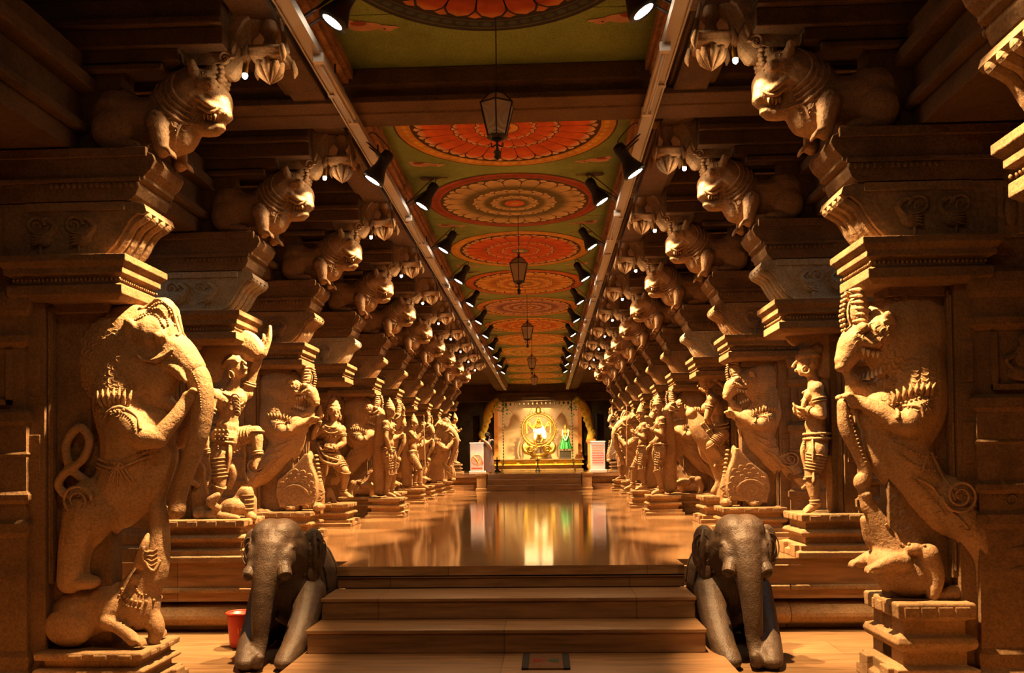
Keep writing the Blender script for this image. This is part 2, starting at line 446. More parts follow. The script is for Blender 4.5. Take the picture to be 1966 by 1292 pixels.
    return [('yali_body', body), ('trunk', trunk), ('tail', tail)]

def crouching_elephant():
    S = Sculpt(); Q = LQ
    S.ell(at(Q(130, 1185)), (.26, .21, .22)); S.ell(at(Q(190, 1175)), (.28, .21, .2)); S.ell(at(Q(238, 1165)), (.16, .19, .22))
    S.tube([at(Q(235, 1150)), at(Q(262, 1105)), at(Q(276, 1060))], [.16, .135, .1], 12)
    S.tube([at(Q(276, 1060)), at(Q(280, 1010)), at(Q(276, 965)), at(Q(286, 930))], [.1, .075, .065, .06], 12)
    S.tube([at(Q(252, 1185)), at(Q(272, 1215)), at(Q(268, 1240))], [.1, .07, .05], 10)
    for y in (-.16, .16):
        S.tube([at(Q(195, 1195), y), at(Q(218, 1205), y*1.1), at(Q(245, 1226), y*1.1)], [.075, .055, .05], 10)
        claw_paw(S, at(Q(248, 1230), y*1.1), V3(1, 0, -.3), .045)
        S.ell(at(Q(120, 1205), y), (.2, .08, .16))
        S.tube([at(Q(255, 1085), y*.9), at(Q(268, 1050), y*.95), at(Q(272, 1030), y*.8)], [.04, .035, .02], 8)
        S.ell(at(Q(246, 1115), y*.85), (.035, .03, .04))
    S.fuse(.013, 3)
    S.beads([Q(222, 1135), Q(240, 1152), Q(262, 1160), Q(284, 1158)], .016, .03)
    S.beads([Q(218, 1146), Q(238, 1164), Q(262, 1172)], .011, .024)
    S.cord([Q(270, 1050), Q(266, 1080), Q(280, 1100), Q(290, 1080)], .013)
    S.beads([Q(248, 1130), Q(258, 1144), Q(266, 1146)], .011, .02)
    for k in range(4): S.cord([Q(268, 1085-k*9), Q(277, 1090-k*9), Q(286, 1085-k*9)], .008)
    return S.mesh('crouching_elephant', M['figure'], True)

def yali_lion(extra=True):
    S = Sculpt(); Q = RQ
    S.ell(at(Q(1745, 648)), (.36, .19, .40))
    S.tube([at(Q(1762, 690)), at(Q(1755, 780)), at(Q(1732, 855)), at(Q(1762, 930)), at(Q(1808, 985))], [.2, .24, .21, .2, .2], 14)
    S.ell(at(Q(1690, 795)), (.17, .19, .2)); S.tube([at(Q(1690, 830)), at(Q(1705, 890)), at(Q(1760, 950))], [.14, .13, .14], 12)
    for y in (-.13, .13):
        S.ell(at(Q(1808, 965), y), (.19, .12, .21))
        S.tube([at(Q(1818, 990), y), at(Q(1856, 1060), y), at(Q(1858, 1125), y)], [.15, .115, .10], 12)
        S.tube([at(Q(1856, 1128), y), at(Q(1800, 1135), y)], [.075, .06], 10)
        claw_paw(S, at(Q(1782, 1137), y), V3(1, 0, -.2), .05)
    S.tube([at(Q(1820, 1010)), at(Q(1852, 1070)), at(Q(1858, 1130))], [.13, .1, .1], 10)
    S.ell(at(Q(1692, 640)), (.18, .2, .16))                                   # skull
    S.tube([at(Q(1690, 648)), at(Q(1650, 655)), at(Q(1628, 688))], [.13, .13, .085], 12)
    S.ell(at(Q(1618, 703)), (.04, .07, .04))
    S.tube([at(Q(1725, 728)), at(Q(1685, 752)), at(Q(1650, 745))], [.12, .085, .055], 10)
    S.tube([at(Q(1640, 728)), at(Q(1636, 760))], [.055, .045], 8)
    S.tube([at(Q(1630, 700)), at(Q(1632, 720)), at(Q(1638, 738))], [.05, .035, .04], 8)
    S.ell(at(Q(1650, 598)), (.07, .1, .13))
    for y in (-.15, .15):
        S.ell(at(Q(1650, 633), y*.8), (.05, .04, .045))
        S.tube([at(Q(1702, 632), y*.95), at(Q(1692, 612), y*1.25), at(Q(1688, 622), y*1.2)], [.045, .04, .015], 8)
        S.tube([at(Q(1745, 790), y*1.15), at(Q(1722, 815), y*1.35), at(Q(1700, 812), y*1.3)], [.11, .09, .075], 12)
        S.tube([at(Q(1706, 816), y*1.3), at(Q(1672, 790), y*1.0), at(Q(1645, 772), y*.6)], [.075, .062, .05], 10)
        claw_paw(S, at(Q(1636, 772), y*.55), V3(.6, 0, .5), .048)
        S.tube([at(Q(1640, 648), y*.75), at(Q(1665, 664), y), at(Q(1685, 654), y*1.05), at(Q(1702, 655), y)], [.03, .03, .02, .012], 7)
    S.fuse(.0125, 3)
    for sd in (-1, 1):
        for k in range(6):                                                      # crest feathers
            a = Q(1668-k*1.5, 634-k*11); b = Q(1640-k*1.0, 618-k*12)
            S.tube([at(a, sd*.07), at(((a[0]+b[0])/2, (a[1]+b[1])/2+.03), sd*.10), at(b, sd*.05)], [.018, .022, .012], 6)
        for k in range(9): S.ell(at(Q(1622+abs(k-4)*1.4, 566+k*9.5), sd*.03), .016, n=7, k=5)
        for k in range(5):                                                      # upper teeth
            h = at(Q(1652+k*9, 676+k*1.5-abs(k-2)), sd*.105); S.lathe([(.002, -.045), (.014, -.01), (.016, .012)], h, 7, 1)
        for k in range(4):
            h = at(Q(1662+k*8, 728-k*4), sd*.08); S.lathe([(.015, -.012), (.012, .01), (.002, .04)], h, 7, 1)
        for k in range(8):
            p = Q(1700+k*9, 778-7*math.sin(k/7*PI)-k*2); h = S.hit(p[0], p[1], sd)
            if h is not None: S.tube([h[0], h[0]+V3(0, sd*.018, .045), h[0]+V3((k-3)*-.006, sd*.01, .085)], [.016, .016, .006], 6)
        h = S.hit(*Q(1650, 633), sd)
        if h is not None: S.ell(h[0], .028, n=10, k=6)
    S.beads([Q(1695, 782), Q(1735, 772), Q(1772, 752)], .012, .026)
    S.beads([Q(1700, 792), Q(1735, 783), Q(1768, 768)], .009, .02)
    S.cord([Q(1696, 808), Q(1708, 786), Q(1735, 786), Q(1742, 806)], .014)
    S.scales(Q(1735, 652), .17, .37, -2.2, 1.6, 6, .03, flat=.28)
    S.scales(Q(1735, 720), .12, .28, -1.9, .6, 5, .024, flat=.35)
    S.cord([Q(1745, 905), Q(1765, 870), Q(1790, 920), Q(1800, 960)], .012); S.cord([Q(1738, 918), Q(1765, 935), Q(1790, 975), Q(1820, 1010)], .012)
    S.beads([Q(1730, 918), Q(1758, 945), Q(1788, 990)], .009, .022)
    for (x0, y0, x1, y1) in ((1700, 850, 1790, 880), (1704, 868, 1775, 905)): S.beads([Q(x0, y0), Q((x0+x1)/2, (y0+y1)/2+10), Q(x1, y1)], .010, .024)
    S.scales(Q(1790, 985), .06, .2, 0, 2*PI, 4, .024, flat=.3)
    for sd in (-1, 1): S.spiral(Q(1808, 950), .13, 2.2, .012, sd*.262, sgn=-1)
    body = S.mesh('yali_body', [M['figure'], M['tooth']], True)
    W = Sculpt()
    W.tube([at(Q(1812, 930), -.13), at(Q(1840, 905), -.14), at(Q(1862, 870), -.15), at(Q(1855, 830), -.15), at(Q(1826, 815), -.15), at(Q(1812, 840), -.15), at(Q(1830, 872), -.15), at(Q(1862, 895), -.16), at(Q(1885, 925), -.14)], .034, 9, 60)
    W.fuse(.013, 2); tail = W.mesh('tail', M['figure'], True)
    return [('yali_body', body), ('tail', tail)]

def hanging_garland():
    """knotted creeper and small climbing figure under the paws, then the crouching beast below"""
    S = Sculpt(); Q = RQ
    S.tube([at(Q(1622, 775)), at(Q(1626, 820)), at(Q(1648, 868)), at(Q(1662, 905)), at(Q(1658, 940)), at(Q(1664, 975))], [.05, .055, .05, .05, .045, .05], 10, 40)
    S.ell(at(Q(1652, 925)), (.055, .06, .07)); S.ell(at(Q(1660, 950)), (.05, .07, .05))
    S.tube([at(Q(1664, 965)), at(Q(1682, 1000)), at(Q(1702, 1040)), at(Q(1720, 1080))], [.055, .075, .10, .16], 12)
    S.tube([at(Q(1668, 1000), -.1), at(Q(1680, 1040), -.12), at(Q(1700, 1060), -.1)], [.04, .05, .05], 8)
    S.ell(at(Q(1738, 1100)), (.26, .2, .19)); S.ell(at(Q(1700, 1085)), (.14, .18, .15))
    for y in (-.15, .15):
        S.tube([at(Q(1712, 1075), y), at(Q(1690, 1072), y*1.15), at(Q(1668, 1082), y*1.1)], [.07, .055, .05], 10)
        claw_paw(S, at(Q(1664, 1084), y*1.1), V3(1, 0, -.2), .042)
        S.ell(at(Q(1735, 1050), y), (.07, .05, .045))
        S.tube([at(Q(1760, 1060), y), at(Q(1772, 1100), y*1.1), at(Q(1765, 1135), y*1.1)], [.08, .06, .05], 10)
    S.fuse(.013, 2)
    S.beads([Q(1718, 1045), Q(1738, 1038), Q(1756, 1048)], .014, .028); S.beads([Q(1630, 800), Q(1645, 850), Q(1660, 890)], .012, .03)
    S.cord([Q(1690, 1005), Q(1705, 1020), Q(1715, 1045)], .012)
    return S.mesh('crouching_beast', M['figure'], True)

def leaf_scroll():
    """pointed scaly makara tail standing below the paws of some of the beasts"""
    S = Sculpt(); Q = RQ
    out = [(1618, 1105), (1612, 1060), (1616, 1000), (1632, 950), (1640, 905), (1652, 905), (1690, 960), (1745, 1010), (1752, 1060), (1740, 1120)]
    S.prism([Q(*p) for p in out], -.13, .13)
    S.tube([at(Q(1612, 1118)), at(Q(1608, 1060)), at(Q(1618, 1000)), at(Q(1634, 945)), at(Q(1642, 900))], [.07, .06, .05, .04, .03], 10)
    S.ell(at(Q(1615, 1118)), (.09, .16, .075)); S.ell(at(Q(1700, 1122)), (.12, .18, .07))
    S.fuse(.014, 3)
    S.scales(Q(1690, 1060), .07, .34, 0, 2*PI, 5, .045, flat=.4)
    for sd in (-1, 1): S.spiral(Q(1690, 1075), .2, 2.5, .02, sd*.128)
    for k in range(12): S.ell(at(Q(1606+abs(k-4)*2.2, 1100-k*17)), (.03, .05, .022), n=8, k=5)
    return S.mesh('leaf_scroll', M['figure'], True)

def bracket_lion():
    """crouching lion on top of the corbel (x towards nave), its muzzle hanging over the edge"""
    S = Sculpt(); Q = LQ
    def q(px, py): a = Q(px, py); return (a[0], a[1])
    S.ell(at(q(205, 200)), (.22, .2, .24)); S.tube([at(q(215, 205)), at(q(260, 205)), at(q(305, 205))], [.2, .18, .19], 12)
    S.ell(at(q(312, 208)), (.18, .2, .27)); S.tube([at(q(312, 185)), at(q(352, 152))], [.2, .19], 12); S.tube([at(q(330, 240)), at(q(345, 200))], [.13, .14], 10)
    S.ell(at(q(378, 145)), (.16, .17, .16)); S.tube([at(q(382, 155)), at(q(402, 172)), at(q(410, 194))], [.13, .125, .09], 12)
    S.tube([at(q(350, 205)), at(q(375, 222)), at(q(398, 226))], [.09, .07, .055], 10)
    S.ell(at(q(402, 116)), (.08, .11, .11)); S.ell(at(q(420, 198)), (.05, .085, .04)); S.ell(at(q(404, 222)), (.06, .06, .04))
    for y in (-.15, .15):
        S.tube([at(q(298, 225), y*1.1), at(q(304, 258), y*1.15), at(q(306, 280), y*1.05)], [.095, .07, .06], 10)
        claw_paw(S, at(q(308, 280), y*1.05), V3(.8, 0, -.25), .048)
        S.ell(at(q(205, 235), y), (.16, .09, .17)); S.ell(at(q(235, 268), y*1.1), (.13, .07, .05))
        S.ell(at(q(400, 150), y*.85), (.04, .035, .04)); S.tube([at(q(372, 132), y*.9), at(q(366, 108), y*1.1), at(q(376, 118), y)], [.04, .035, .015], 8)
        S.tube([at(q(378, 176), y*.85), at(q(400, 190), y*.75), at(q(414, 186), y*.5)], [.028, .03, .02], 7)
        S.ell(at(q(401, 146), y*.8), (.06, .05, .035))
    S.fuse(.0125, 3)
    S.scales(q(362, 160), .15, .30, 1.0, 4.9, 5, .026, flat=.35)
    for y in (-.1, .1):
        for k in range(4): S.lathe([(.002, -.035), (.011, -.008), (.013, .01)], at(q(384+k*7, 205+k*.5), y*.8), 7)
        S.ell(at(q(402, 152), y*1.28), .034, n=10, k=7)
        S.tube([at(q(388, 150), y*1.3), at(q(401, 141), y*1.35), at(q(414, 150), y*.9)], [.012, .02, .012], 7); S.tube([at(q(376, 190), y*1.25), at(q(396, 200), y*1.05), at(q(416, 190), y*.8)], [.012, .018, .014], 7)
    for r_ in (.17, .215, .26, .305): S.cord([(q(372, 150)[0]+r_*math.cos(a), q(372, 150)[1]+r_*math.sin(a)) for a in np.linspace(1.9, 4.5, 14)], .013)
    for y in (-.07, 0, .07):
        for k in range(5): S.ell(V3(q(418, 0)[0]-abs(k-2)*.008, y, q(0, 100+k*9)[1]), (.03, .03, .022), n=7, k=5)
    S.cord([q(330, 250), q(345, 225), q(372, 222)], .012); S.beads([q(332, 240), q(350, 218), q(375, 214)], .01, .022)
    return S.mesh('bracket_lion', M['figure'], True)

# ------------------------------------------------------------------ human figures
def hand(S, w, d, up, r, curl=.5, mi=0):
    """palm, four bent fingers of different lengths and a thumb from the palm's side"""
    d = unit(d); up = unit(np.asarray(up)-d*np.dot(up, d)); sd = np.cross(d, up)
    S.tube([w, w+d*r*1.7], [r*.62, r*.8], 8, flat=.6)
    b = w+d*r*1.9
    for i, L in enumerate((1.5, 1.75, 1.65, 1.25)):
        o = sd*(i-1.5)*r*.48
        S.tube([b+o, b+o*1.1+d*r*L*.55-up*r*curl*.3, b+o*1.1+d*r*L*(1-.45*curl)-up*r*L*curl*.8], [r*.3, r*.27, r*.2], 6)
    t = w+d*r*.7+sd*r*.7
    S.tube([t, t+sd*r*.5+d*r*.6, t+sd*r*.5+d*r*1.2-up*r*.2], [r*.32, r*.3, r*.22], 6)
def head(S, c, f, up, r, crown='tall', ear=True):
    """c = centre of the skull, f = facing direction; r = half height of the head"""
    f = unit(f); up = unit(np.asarray(up)-f*np.dot(up, f)); s = np.cross(f, up); R = np.column_stack([s, f, up])
    L = lambda x, y, z: c+s*x*r+f*y*r+up*z*r
    S.ell(L(0, -.08, .15), (.72*r, .82*r, .82*r), R); S.ell(L(0, .12, -.38), (.55*r, .62*r, .6*r), R); S.ell(L(0, .42, -.78), (.22*r, .2*r, .17*r), R)
    S.tube([L(0, .78, .12), L(0, .92, -.12), L(0, .98, -.25)], [.08*r, .11*r, .13*r], 7)                    # nose
    S.ell(L(0, .78, -.5), (.24*r, .12*r, .07*r), R); S.ell(L(0, .76, -.6), (.18*r, .12*r, .07*r), R)         # lips
    for e in (-1, 1):
        S.ell(L(e*.3, .68, .08), (.17*r, .1*r, .085*r), R); S.tube([L(e*.12, .76, .25), L(e*.34, .74, .31), L(e*.55, .58, .22)], [.05*r, .05*r, .04*r], 6)
        S.ell(L(e*.74, -.05, -.05), (.08*r, .18*r, .3*r), R)
        if ear: S.torus(L(e*.8, 0, -.6), .26*r, .1*r, s, 14, 7)
    if crown == 'tall':
        S.lathe([(.86*r, 0), (.9*r, .15*r), (.74*r, .2*r), (.78*r, .5*r), (.62*r, .55*r), (.6*r, .9*r), (.42*r, 1.0*r), (.4*r, 1.3*r), (.18*r, 1.42*r), (.2*r, 1.55*r), (.03*r, 1.85*r)], L(0, -.1, .35), 16, axis=up)
    elif crown == 'band':
        S.torus(L(0, -.08, .42), .74*r, .16*r, up, 20, 8); S.ell(L(0, -.1, .6), (.68*r, .72*r, .5*r), R); S.ell(L(0, -.7, .9), .36*r)
    elif crown == 'bun':
        S.ell(L(0, -.8, .5), .42*r); S.ell(L(0, -.15, .45), (.74*r, .78*r, .62*r), R); S.torus(L(0, -.05, .38), .74*r, .08*r, up, 20, 6)
def human(J, face, crown='tall', s=1.0, hs=1.0, female=False, skirt=True, voxel=.011, hands=True, extra=None, up=(0, 0, 1), curl=.5, drape=True):
    S = Sculpt(); J = {k: np.asarray(v, float) for k, v in J.items()}
    pe, ch, nk, hd = J['pelvis'], J['chest'], J['neck'], J['head']
    ax = unit(ch-pe); sh = unit(J['shR']-J['shL']); fw = unit(np.cross(ax, sh)); 
    if np.dot(fw, face) < 0: fw = -fw
    R = np.column_stack([sh, fw, np.cross(sh, fw)])
    wa = pe*.52+ch*.48
    S.ell(pe, (.165*s, .125*s, .13*s), R); S.ell(wa, (.125*s, .095*s, .13*s), R); S.ell(ch, (.175*s, .115*s, .15*s), R)
    S.tube([pe, wa, ch], [.12*s, .1*s, .125*s], 12); S.ell(wa+fw*.05*s-ax*.05*s, (.1*s, .07*s, .09*s), R)
    S.tube([ch+ax*.08*s, nk, hd], [.085*s, .058*s, .058*s], 10)
    if female:
        for e in (-1, 1): S.ell(ch+sh*e*.085*s+fw*.1*s, .075*s)
    else:
        for e in (-1, 1): S.ell(ch+sh*e*.08*s+fw*.065*s+ax*.03*s, (.085*s, .055*s, .07*s), R)
    for e in 'LR':
        a, b, c = J['sh'+e], J['el'+e], J['ha'+e]
        S.tube([ch+ax*.07*s, a], [.075*s, .075*s], 10); S.ell(a, .075*s)
        S.tube([a, a*.5+b*.5, b], [.064*s, .058*s, .046*s], 10); S.tube([b, b*.6+c*.4, c], [.047*s, .046*s, .031*s], 10)
        d = unit(c-b)
        if hands: hand(S, c, J.get('hd'+e, d), fw if abs(np.dot(fw, d)) < .9 else ax, .047*s, curl)
        else: S.ell(c+d*.05*s, .045*s)
        h, k, n, t = J['hip'+e], J['kn'+e], J['an'+e], J['to'+e]
        S.tube([pe, h], [.11*s, .105*s], 10)
        S.tube([h, h*.5+k*.5, k], [.108*s, .092*s, .066*s], 12); S.tube([k, k*.68+n*.32, n], [.064*s, .066*s, .04*s], 10)
        dt = unit(t-n); S.ell(n-dt*.02*s, .048*s); S.tube([n-V3(0, 0, .01), (n+t)/2, t], [.042*s, .04*s, .03*s], 9)
        pp = np.cross(dt, (0, 0, 1))
        if np.linalg.norm(pp) > .2:
            pp = unit(pp)
            for i in range(5): S.tube([t+pp*(i-2)*.017*s-dt*.02*s, t+pp*(i-2)*.019*s+dt*(.035-.004*abs(i-1))*s], [.013*s, .011*s], 6)
    rh = .122*s*hs
    head(S, hd, face, up, rh, crown)
    if extra: extra(S)
    S.fuse(voxel, 2)
    # ornaments
    S.torus(ch+ax*.11*s+fw*.03*s, .105*s, .014*s, ax+fw*.5, 26, 6, sx=1.15); S.torus(ch+ax*.07*s+fw*.05*s, .13*s, .011*s, ax*.7+fw*.7, 26, 6)
    for k in range(9):
        a = -1.2+2.4*k/8; S.ell(ch+fw*.125*s*math.cos(a)+sh*.13*s*math.sin(a)+ax*(-.03-.05*math.cos(a))*s, .014*s, n=7, k=5)
    for e in 'LR':
        a, b, c = J['sh'+e], J['el'+e], J['ha'+e]
        S.torus(a*.62+b*.38, .064*s, .013*s, b-a, 16, 6); S.torus(a*.52+b*.48, .062*s, .009*s, b-a, 16, 6)
        for q in (.80, .88, .96): S.torus(b*(1-q)+c*q, .04*s, .0095*s, c-b, 14, 6)
        k, n = J['kn'+e], J['an'+e]
        for q in (.86, .95): S.torus(k*(1-q)+n*q, .05*s, .012*s, n-k, 16, 6)
        S.torus(k*.97+n*.03, .074*s, .011*s, n-k, 18, 6)
    for q in (0, .05): S.torus(pe+ax*(.06-q)*s, .15*s, .015*s, ax, 28, 6, sx=1.1, sy=.86)
    if skirt:
        for e in 'LR':
            h, k = J['hip'+e], J['kn'+e]
            for q in np.linspace(.15, .75, 6): S.torus(h*(1-q)+k*q, (.112-.036*q)*s, .0075*s, (k-h)+V3(.02, .03, .05)*(1 if e == 'L' else -1), 18, 5)
    if drape:
        for e in (-1, 1):
            p0 = pe+sh*e*.14*s+fw*.05*s; dn = V3(0, 0, -1)
            S.tube([p0, p0+dn*.14*s+sh*e*.05*s, p0+dn*.3*s+sh*e*.03*s, p0+dn*.42*s+sh*e*.07*s], [.022*s, .028*s, .026*s, .03*s], 7, flat=.5)
        S.tube([pe+fw*.12*s, pe+fw*.15*s-ax*.12*s, pe+fw*.12*s-ax*.3*s], [.035*s, .04*s, .03*s], 8, flat=.5)
        for i in range(12):
            a = PI*i/11; S.ell(pe+fw*(.13*s)-ax*(.02+.09*math.sin(a))*s+sh*.13*s*math.cos(a), .011*s, n=6, k=4)
    return S

def q2L(px, py, y=0): return V3(3-(971-px)/188, y, 1.03+(885-py)/188)
def q2R(px, py, y=0): return V3(3-(px-971)/188, y, .98+(885-py)/188)
def q4L(px, py, y=0): return V3(3-(999-px)/119, y, 1.04+(885-py)/119)
def q4R(px, py, y=0): return V3(3-(px-999)/119, y, .98+(885-py)/119)

def statue_dancer():
    q = q2L
    J = dict(pelvis=q(404, 846), chest=q(413, 765), neck=q(424, 722), head=q(428, 692),
             shL=q(392, 752, -.13), elL=q(374, 822, -.2), haL=q(380, 868, -.16), shR=q(440, 745, .1), elR=q(458, 700, .08), haR=q(480, 655, .04), hdR=V3(.3, 0, 1), hdL=V3(.5, .3, -.6),
             hipR=q(415, 838, .06), knR=q(464, 824, .05), anR=q(469, 872, .02), toR=q(464, 895, -.02), hipL=q(397, 868, -.08), knL=q(398, 930, -.1), anL=q(372, 982, -.06), toL=q(352, 992, -.1))
    def ex(S):
        S.tube([q(372, 712), q(382, 672), q(412, 650), q(448, 652), q(468, 668)], [.06, .075, .08, .075, .05], 12, flat=2.2)   # canopy of hair behind
        S.ell(q(402, 838), (.17, .16, .16)); S.tube([q(404, 880), q(420, 905), q(412, 935)], [.05, .045, .03], 8)
        S.tube([q(480, 668, .04), q(492, 636, .04), q(494, 612, .04)], [.04, .03, .02], 8)
    S = human(J, V3(.75, -.55, .35), 'band', 1.0, 1.2, extra=ex, voxel=.0105, up=(-.4, 0, 1))
    for k in range(6): S.torus(q(434+k*.6, 758+k*6, -.13), .042-.003*k, .011, (0, 1, .3), 14, 6)
    for k in range(14): S.ell(q(396+ (k % 4)*8, 822+(k//4)*9, -.17), .014, n=6, k=4)
    b = S.mesh('body', M['figure'], True)
    D = Sculpt()                                                                # the small prostrate demon under the foot
    D.ell(q(425, 975, -.05), (.16, .11, .1)); D.tube([q(410, 988, -.05), q(382, 990, -.1), q(366, 990, -.1)], [.08, .07, .06], 10); D.ell(q(360, 988, -.1), .085)
    D.tube([q(430, 970, 0), q(448, 945, -.02), q(452, 985, -.04), q(462, 996, -.06)], [.085, .075, .055, .05], 10); D.tube([q(428, 978, .1), q(446, 960, .12), q(450, 992, .12)], [.08, .065, .05], 10)
    D.tube([q(395, 975, -.14), q(385, 962, -.2), q(400, 950, -.18)], [.045, .04, .035], 8); D.tube([q(405, 992, -.14), q(440, 996, -.2)], [.045, .04], 8)
    D.fuse(.012, 2)
    for k in range(4): D.torus(q(450, 952+k*9, -.03), .07, .007, (0, 0, 1), 14, 5)
    d = D.mesh('trampled_demon', M['figure'], True)
    A = Sculpt(); w = lambda px, py, y=0: q(px, py, y+.05)                       # attendant standing behind
    A.tube([w(340, 900), w(342, 925), w(346, 955)], [.1, .09, .11], 10); A.ell(w(338, 872), .075); A.ell(w(338, 858), (.06, .06, .06))
    for e in (-1, 1): A.tube([w(346, 950, e*.06), w(344, 975, e*.06), w(346, 995, e*.06)], [.075, .06, .045], 10); A.tube([w(338, 892, e*.12), w(336, 915, e*.17), w(350, 930, e*.12)], [.045, .04, .03], 8)
    A.fuse(.013, 2); a = A.mesh('small_attendant', M['figure'], True)
    return [('body', b), ('trampled_demon', d), ('small_attendant', a)]

def statue_drummer():
    q = q2R
    J = dict(pelvis=q(1579, 846), chest=q(1578, 765), neck=q(1573, 726), head=q(1563, 694),
             shL=q(1588, 748, -.17), elL=q(1596, 796, -.2), haL=q(1562, 797, -.12), shR=q(1570, 748, .17), elR=q(1578, 800, .2), haR=q(1556, 788, .08), hdL=V3(1, .2, .4), hdR=V3(1, -.2, .3),
             hipL=q(1582, 868, -.09), knL=q(1572, 920, -.11), anL=q(1580, 972, -.1), toL=q(1560, 986, -.11), hipR=q(1574, 868, .09), knR=q(1562, 916, .1), anR=q(1568, 972, .11), toR=q(1548, 986, .11))
    def ex(S):
        S.tube([q(1606, 720), q(1610, 672), q(1590, 638), q(1556, 630), q(1530, 650)], [.05, .055, .055, .05, .03], 10, flat=3)
        S.tube([q(1596, 735, -.05), q(1604, 800, -.06), q(1606, 870, -.08), q(1600, 925, -.1)], [.06, .06, .055, .03], 10, flat=1.8)
        S.tube([q(1612, 880, 0), q(1618, 930, 0), q(1606, 980, 0)], [.06, .08, .04], 10, flat=1.6)
    S = human(J, V3(1, -.45, 0), 'band', 1.0, 1.22, extra=ex, voxel=.0105)
    for k in range(14): S.ell(q(1598, 740+k*14, -.16), (.03, .02, .022), n=7, k=5)
    for k in range(12): S.ell(q(1600-k*3.6, 905+k*3.3, -.19), .019, n=7, k=5)
    S.torus(q(1556, 778), .085, .026, (1, -.4, .2), 18, 8)
    for e in (-1, 1): S.tube([q(1550, 702, e*.01-.02), q(1552, 703, e*.035-.02), q(1556, 699, e*.06-.02)], [.012, .012, .006], 6)
    return [('body', S.mesh('body', M['figure'], True))]

def statue_archer():
    q = q4L
    J = dict(pelvis=q(628, 872), chest=q(633, 828), neck=q(636, 806), head=q(637, 790),
             shL=q(614, 820, -.02), elL=q(598, 838, -.08), haL=q(614, 806, -.16), shR=q(651, 824, .02), elR=q(656, 850, .0), haR=q(641, 862, -.14), hdL=V3(.1, -.2, 1), hdR=V3(-.6, -.3, .2),
             hipL=q(619, 882, -.02), knL=q(614, 916, -.1), anL=q(610, 952, -.03), toL=q(602, 960, -.2), hipR=q(638, 880, .02), knR=q(662, 906, -.1), anR=q(655, 946, -.02), toR=q(672, 953, -.12))
    def ex(S):
        S.tube([q(605, 872, .05), q(602, 900, .05), q(604, 925, .05)], [.05, .06, .05], 8)
        S.tube([q(614, 800, -.16), q(616, 780, -.16)], [.05, .03], 8); S.tube([q(622, 960, 0), q(628, 940, 0), q(636, 965, 0)], [.05, .04, .05], 8)
    S = human(J, V3(.55, -.8, 0), 'tall', 1.08, 1.1, extra=ex, voxel=.011)
    S.tube([q(608, 858, -.12), q(622, 884, -.2), q(648, 892, -.18), q(652, 878, -.12)], .028, 8); S.tube([q(610, 850, -.12), q(625, 874, -.2), q(650, 884, -.16)], .02, 8)
    return [('body', S.mesh('body', M['figure'], True))]

def statue_rider():
    q = q4R
    J = dict(pelvis=q(1381, 826), chest=q(1371, 782), neck=q(1362, 758), head=q(1357, 738),
             shL=q(1381, 768, -.17), elL=q(1381, 792, -.26), haL=q(1336, 787, -.2), shR=q(1362, 770, .15), elR=q(1352, 806, .16), haR=q(1362, 822, .05), hdL=V3(1, 0, .25), hdR=V3(.2, 0, -1),
             hipL=q(1381, 832, -.1), knL=q(1356, 846, -.16), anL=q(1378, 872, -.16), toL=q(1366, 882, -.18), hipR=q(1381, 836, .1), knR=q(1358, 856, .16), anR=q(1380, 884, .14), toR=q(1368, 894, .14))
    def ex(S):
        S.tube([q(1362, 752), q(1374, 735), q(1388, 745), q(1392, 770)], [.02, .035, .03, .02], 8)
    S = human(J, V3(1, -.5, 0), 'bun', 1.12, 1.12, female=True, extra=ex, voxel=.011, drape=False)
    b = S.mesh('body', M['figure'], True)
    T = Sculpt()                                                                # feathered mount under her
    T.tube([q(1330, 800), q(1342, 822), q(1362, 850), q(1386, 880), q(1402, 905)], [.10, .17, .2, .17, .08], 12); T.ell(q(1326, 795), (.09, .12, .1))
    T.tube([q(1362, 870), q(1372, 900), q(1378, 925), q(1366, 945)], [.10, .09, .07, .05], 10); T.tube([q(1345, 850, -.1), q(1352, 875, -.15), q(1362, 890, -.12)], [.06, .06, .03], 8)
    T.tube([q(1385, 890), q(1384, 930), q(1380, 958)], [.12, .10, .11], 10)
    T.fuse(.013, 2)
    for k in range(5): T.beads([(q(1342+k*10, 818+k*13)[0], q(1342+k*10, 818+k*13)[2]), (q(1360+k*10, 806+k*14)[0], q(1360+k*10, 806+k*14)[2])], .022, .04)
    return [('body', b), ('feathered_mount', T.mesh('feathered_mount', M['figure'], True))]

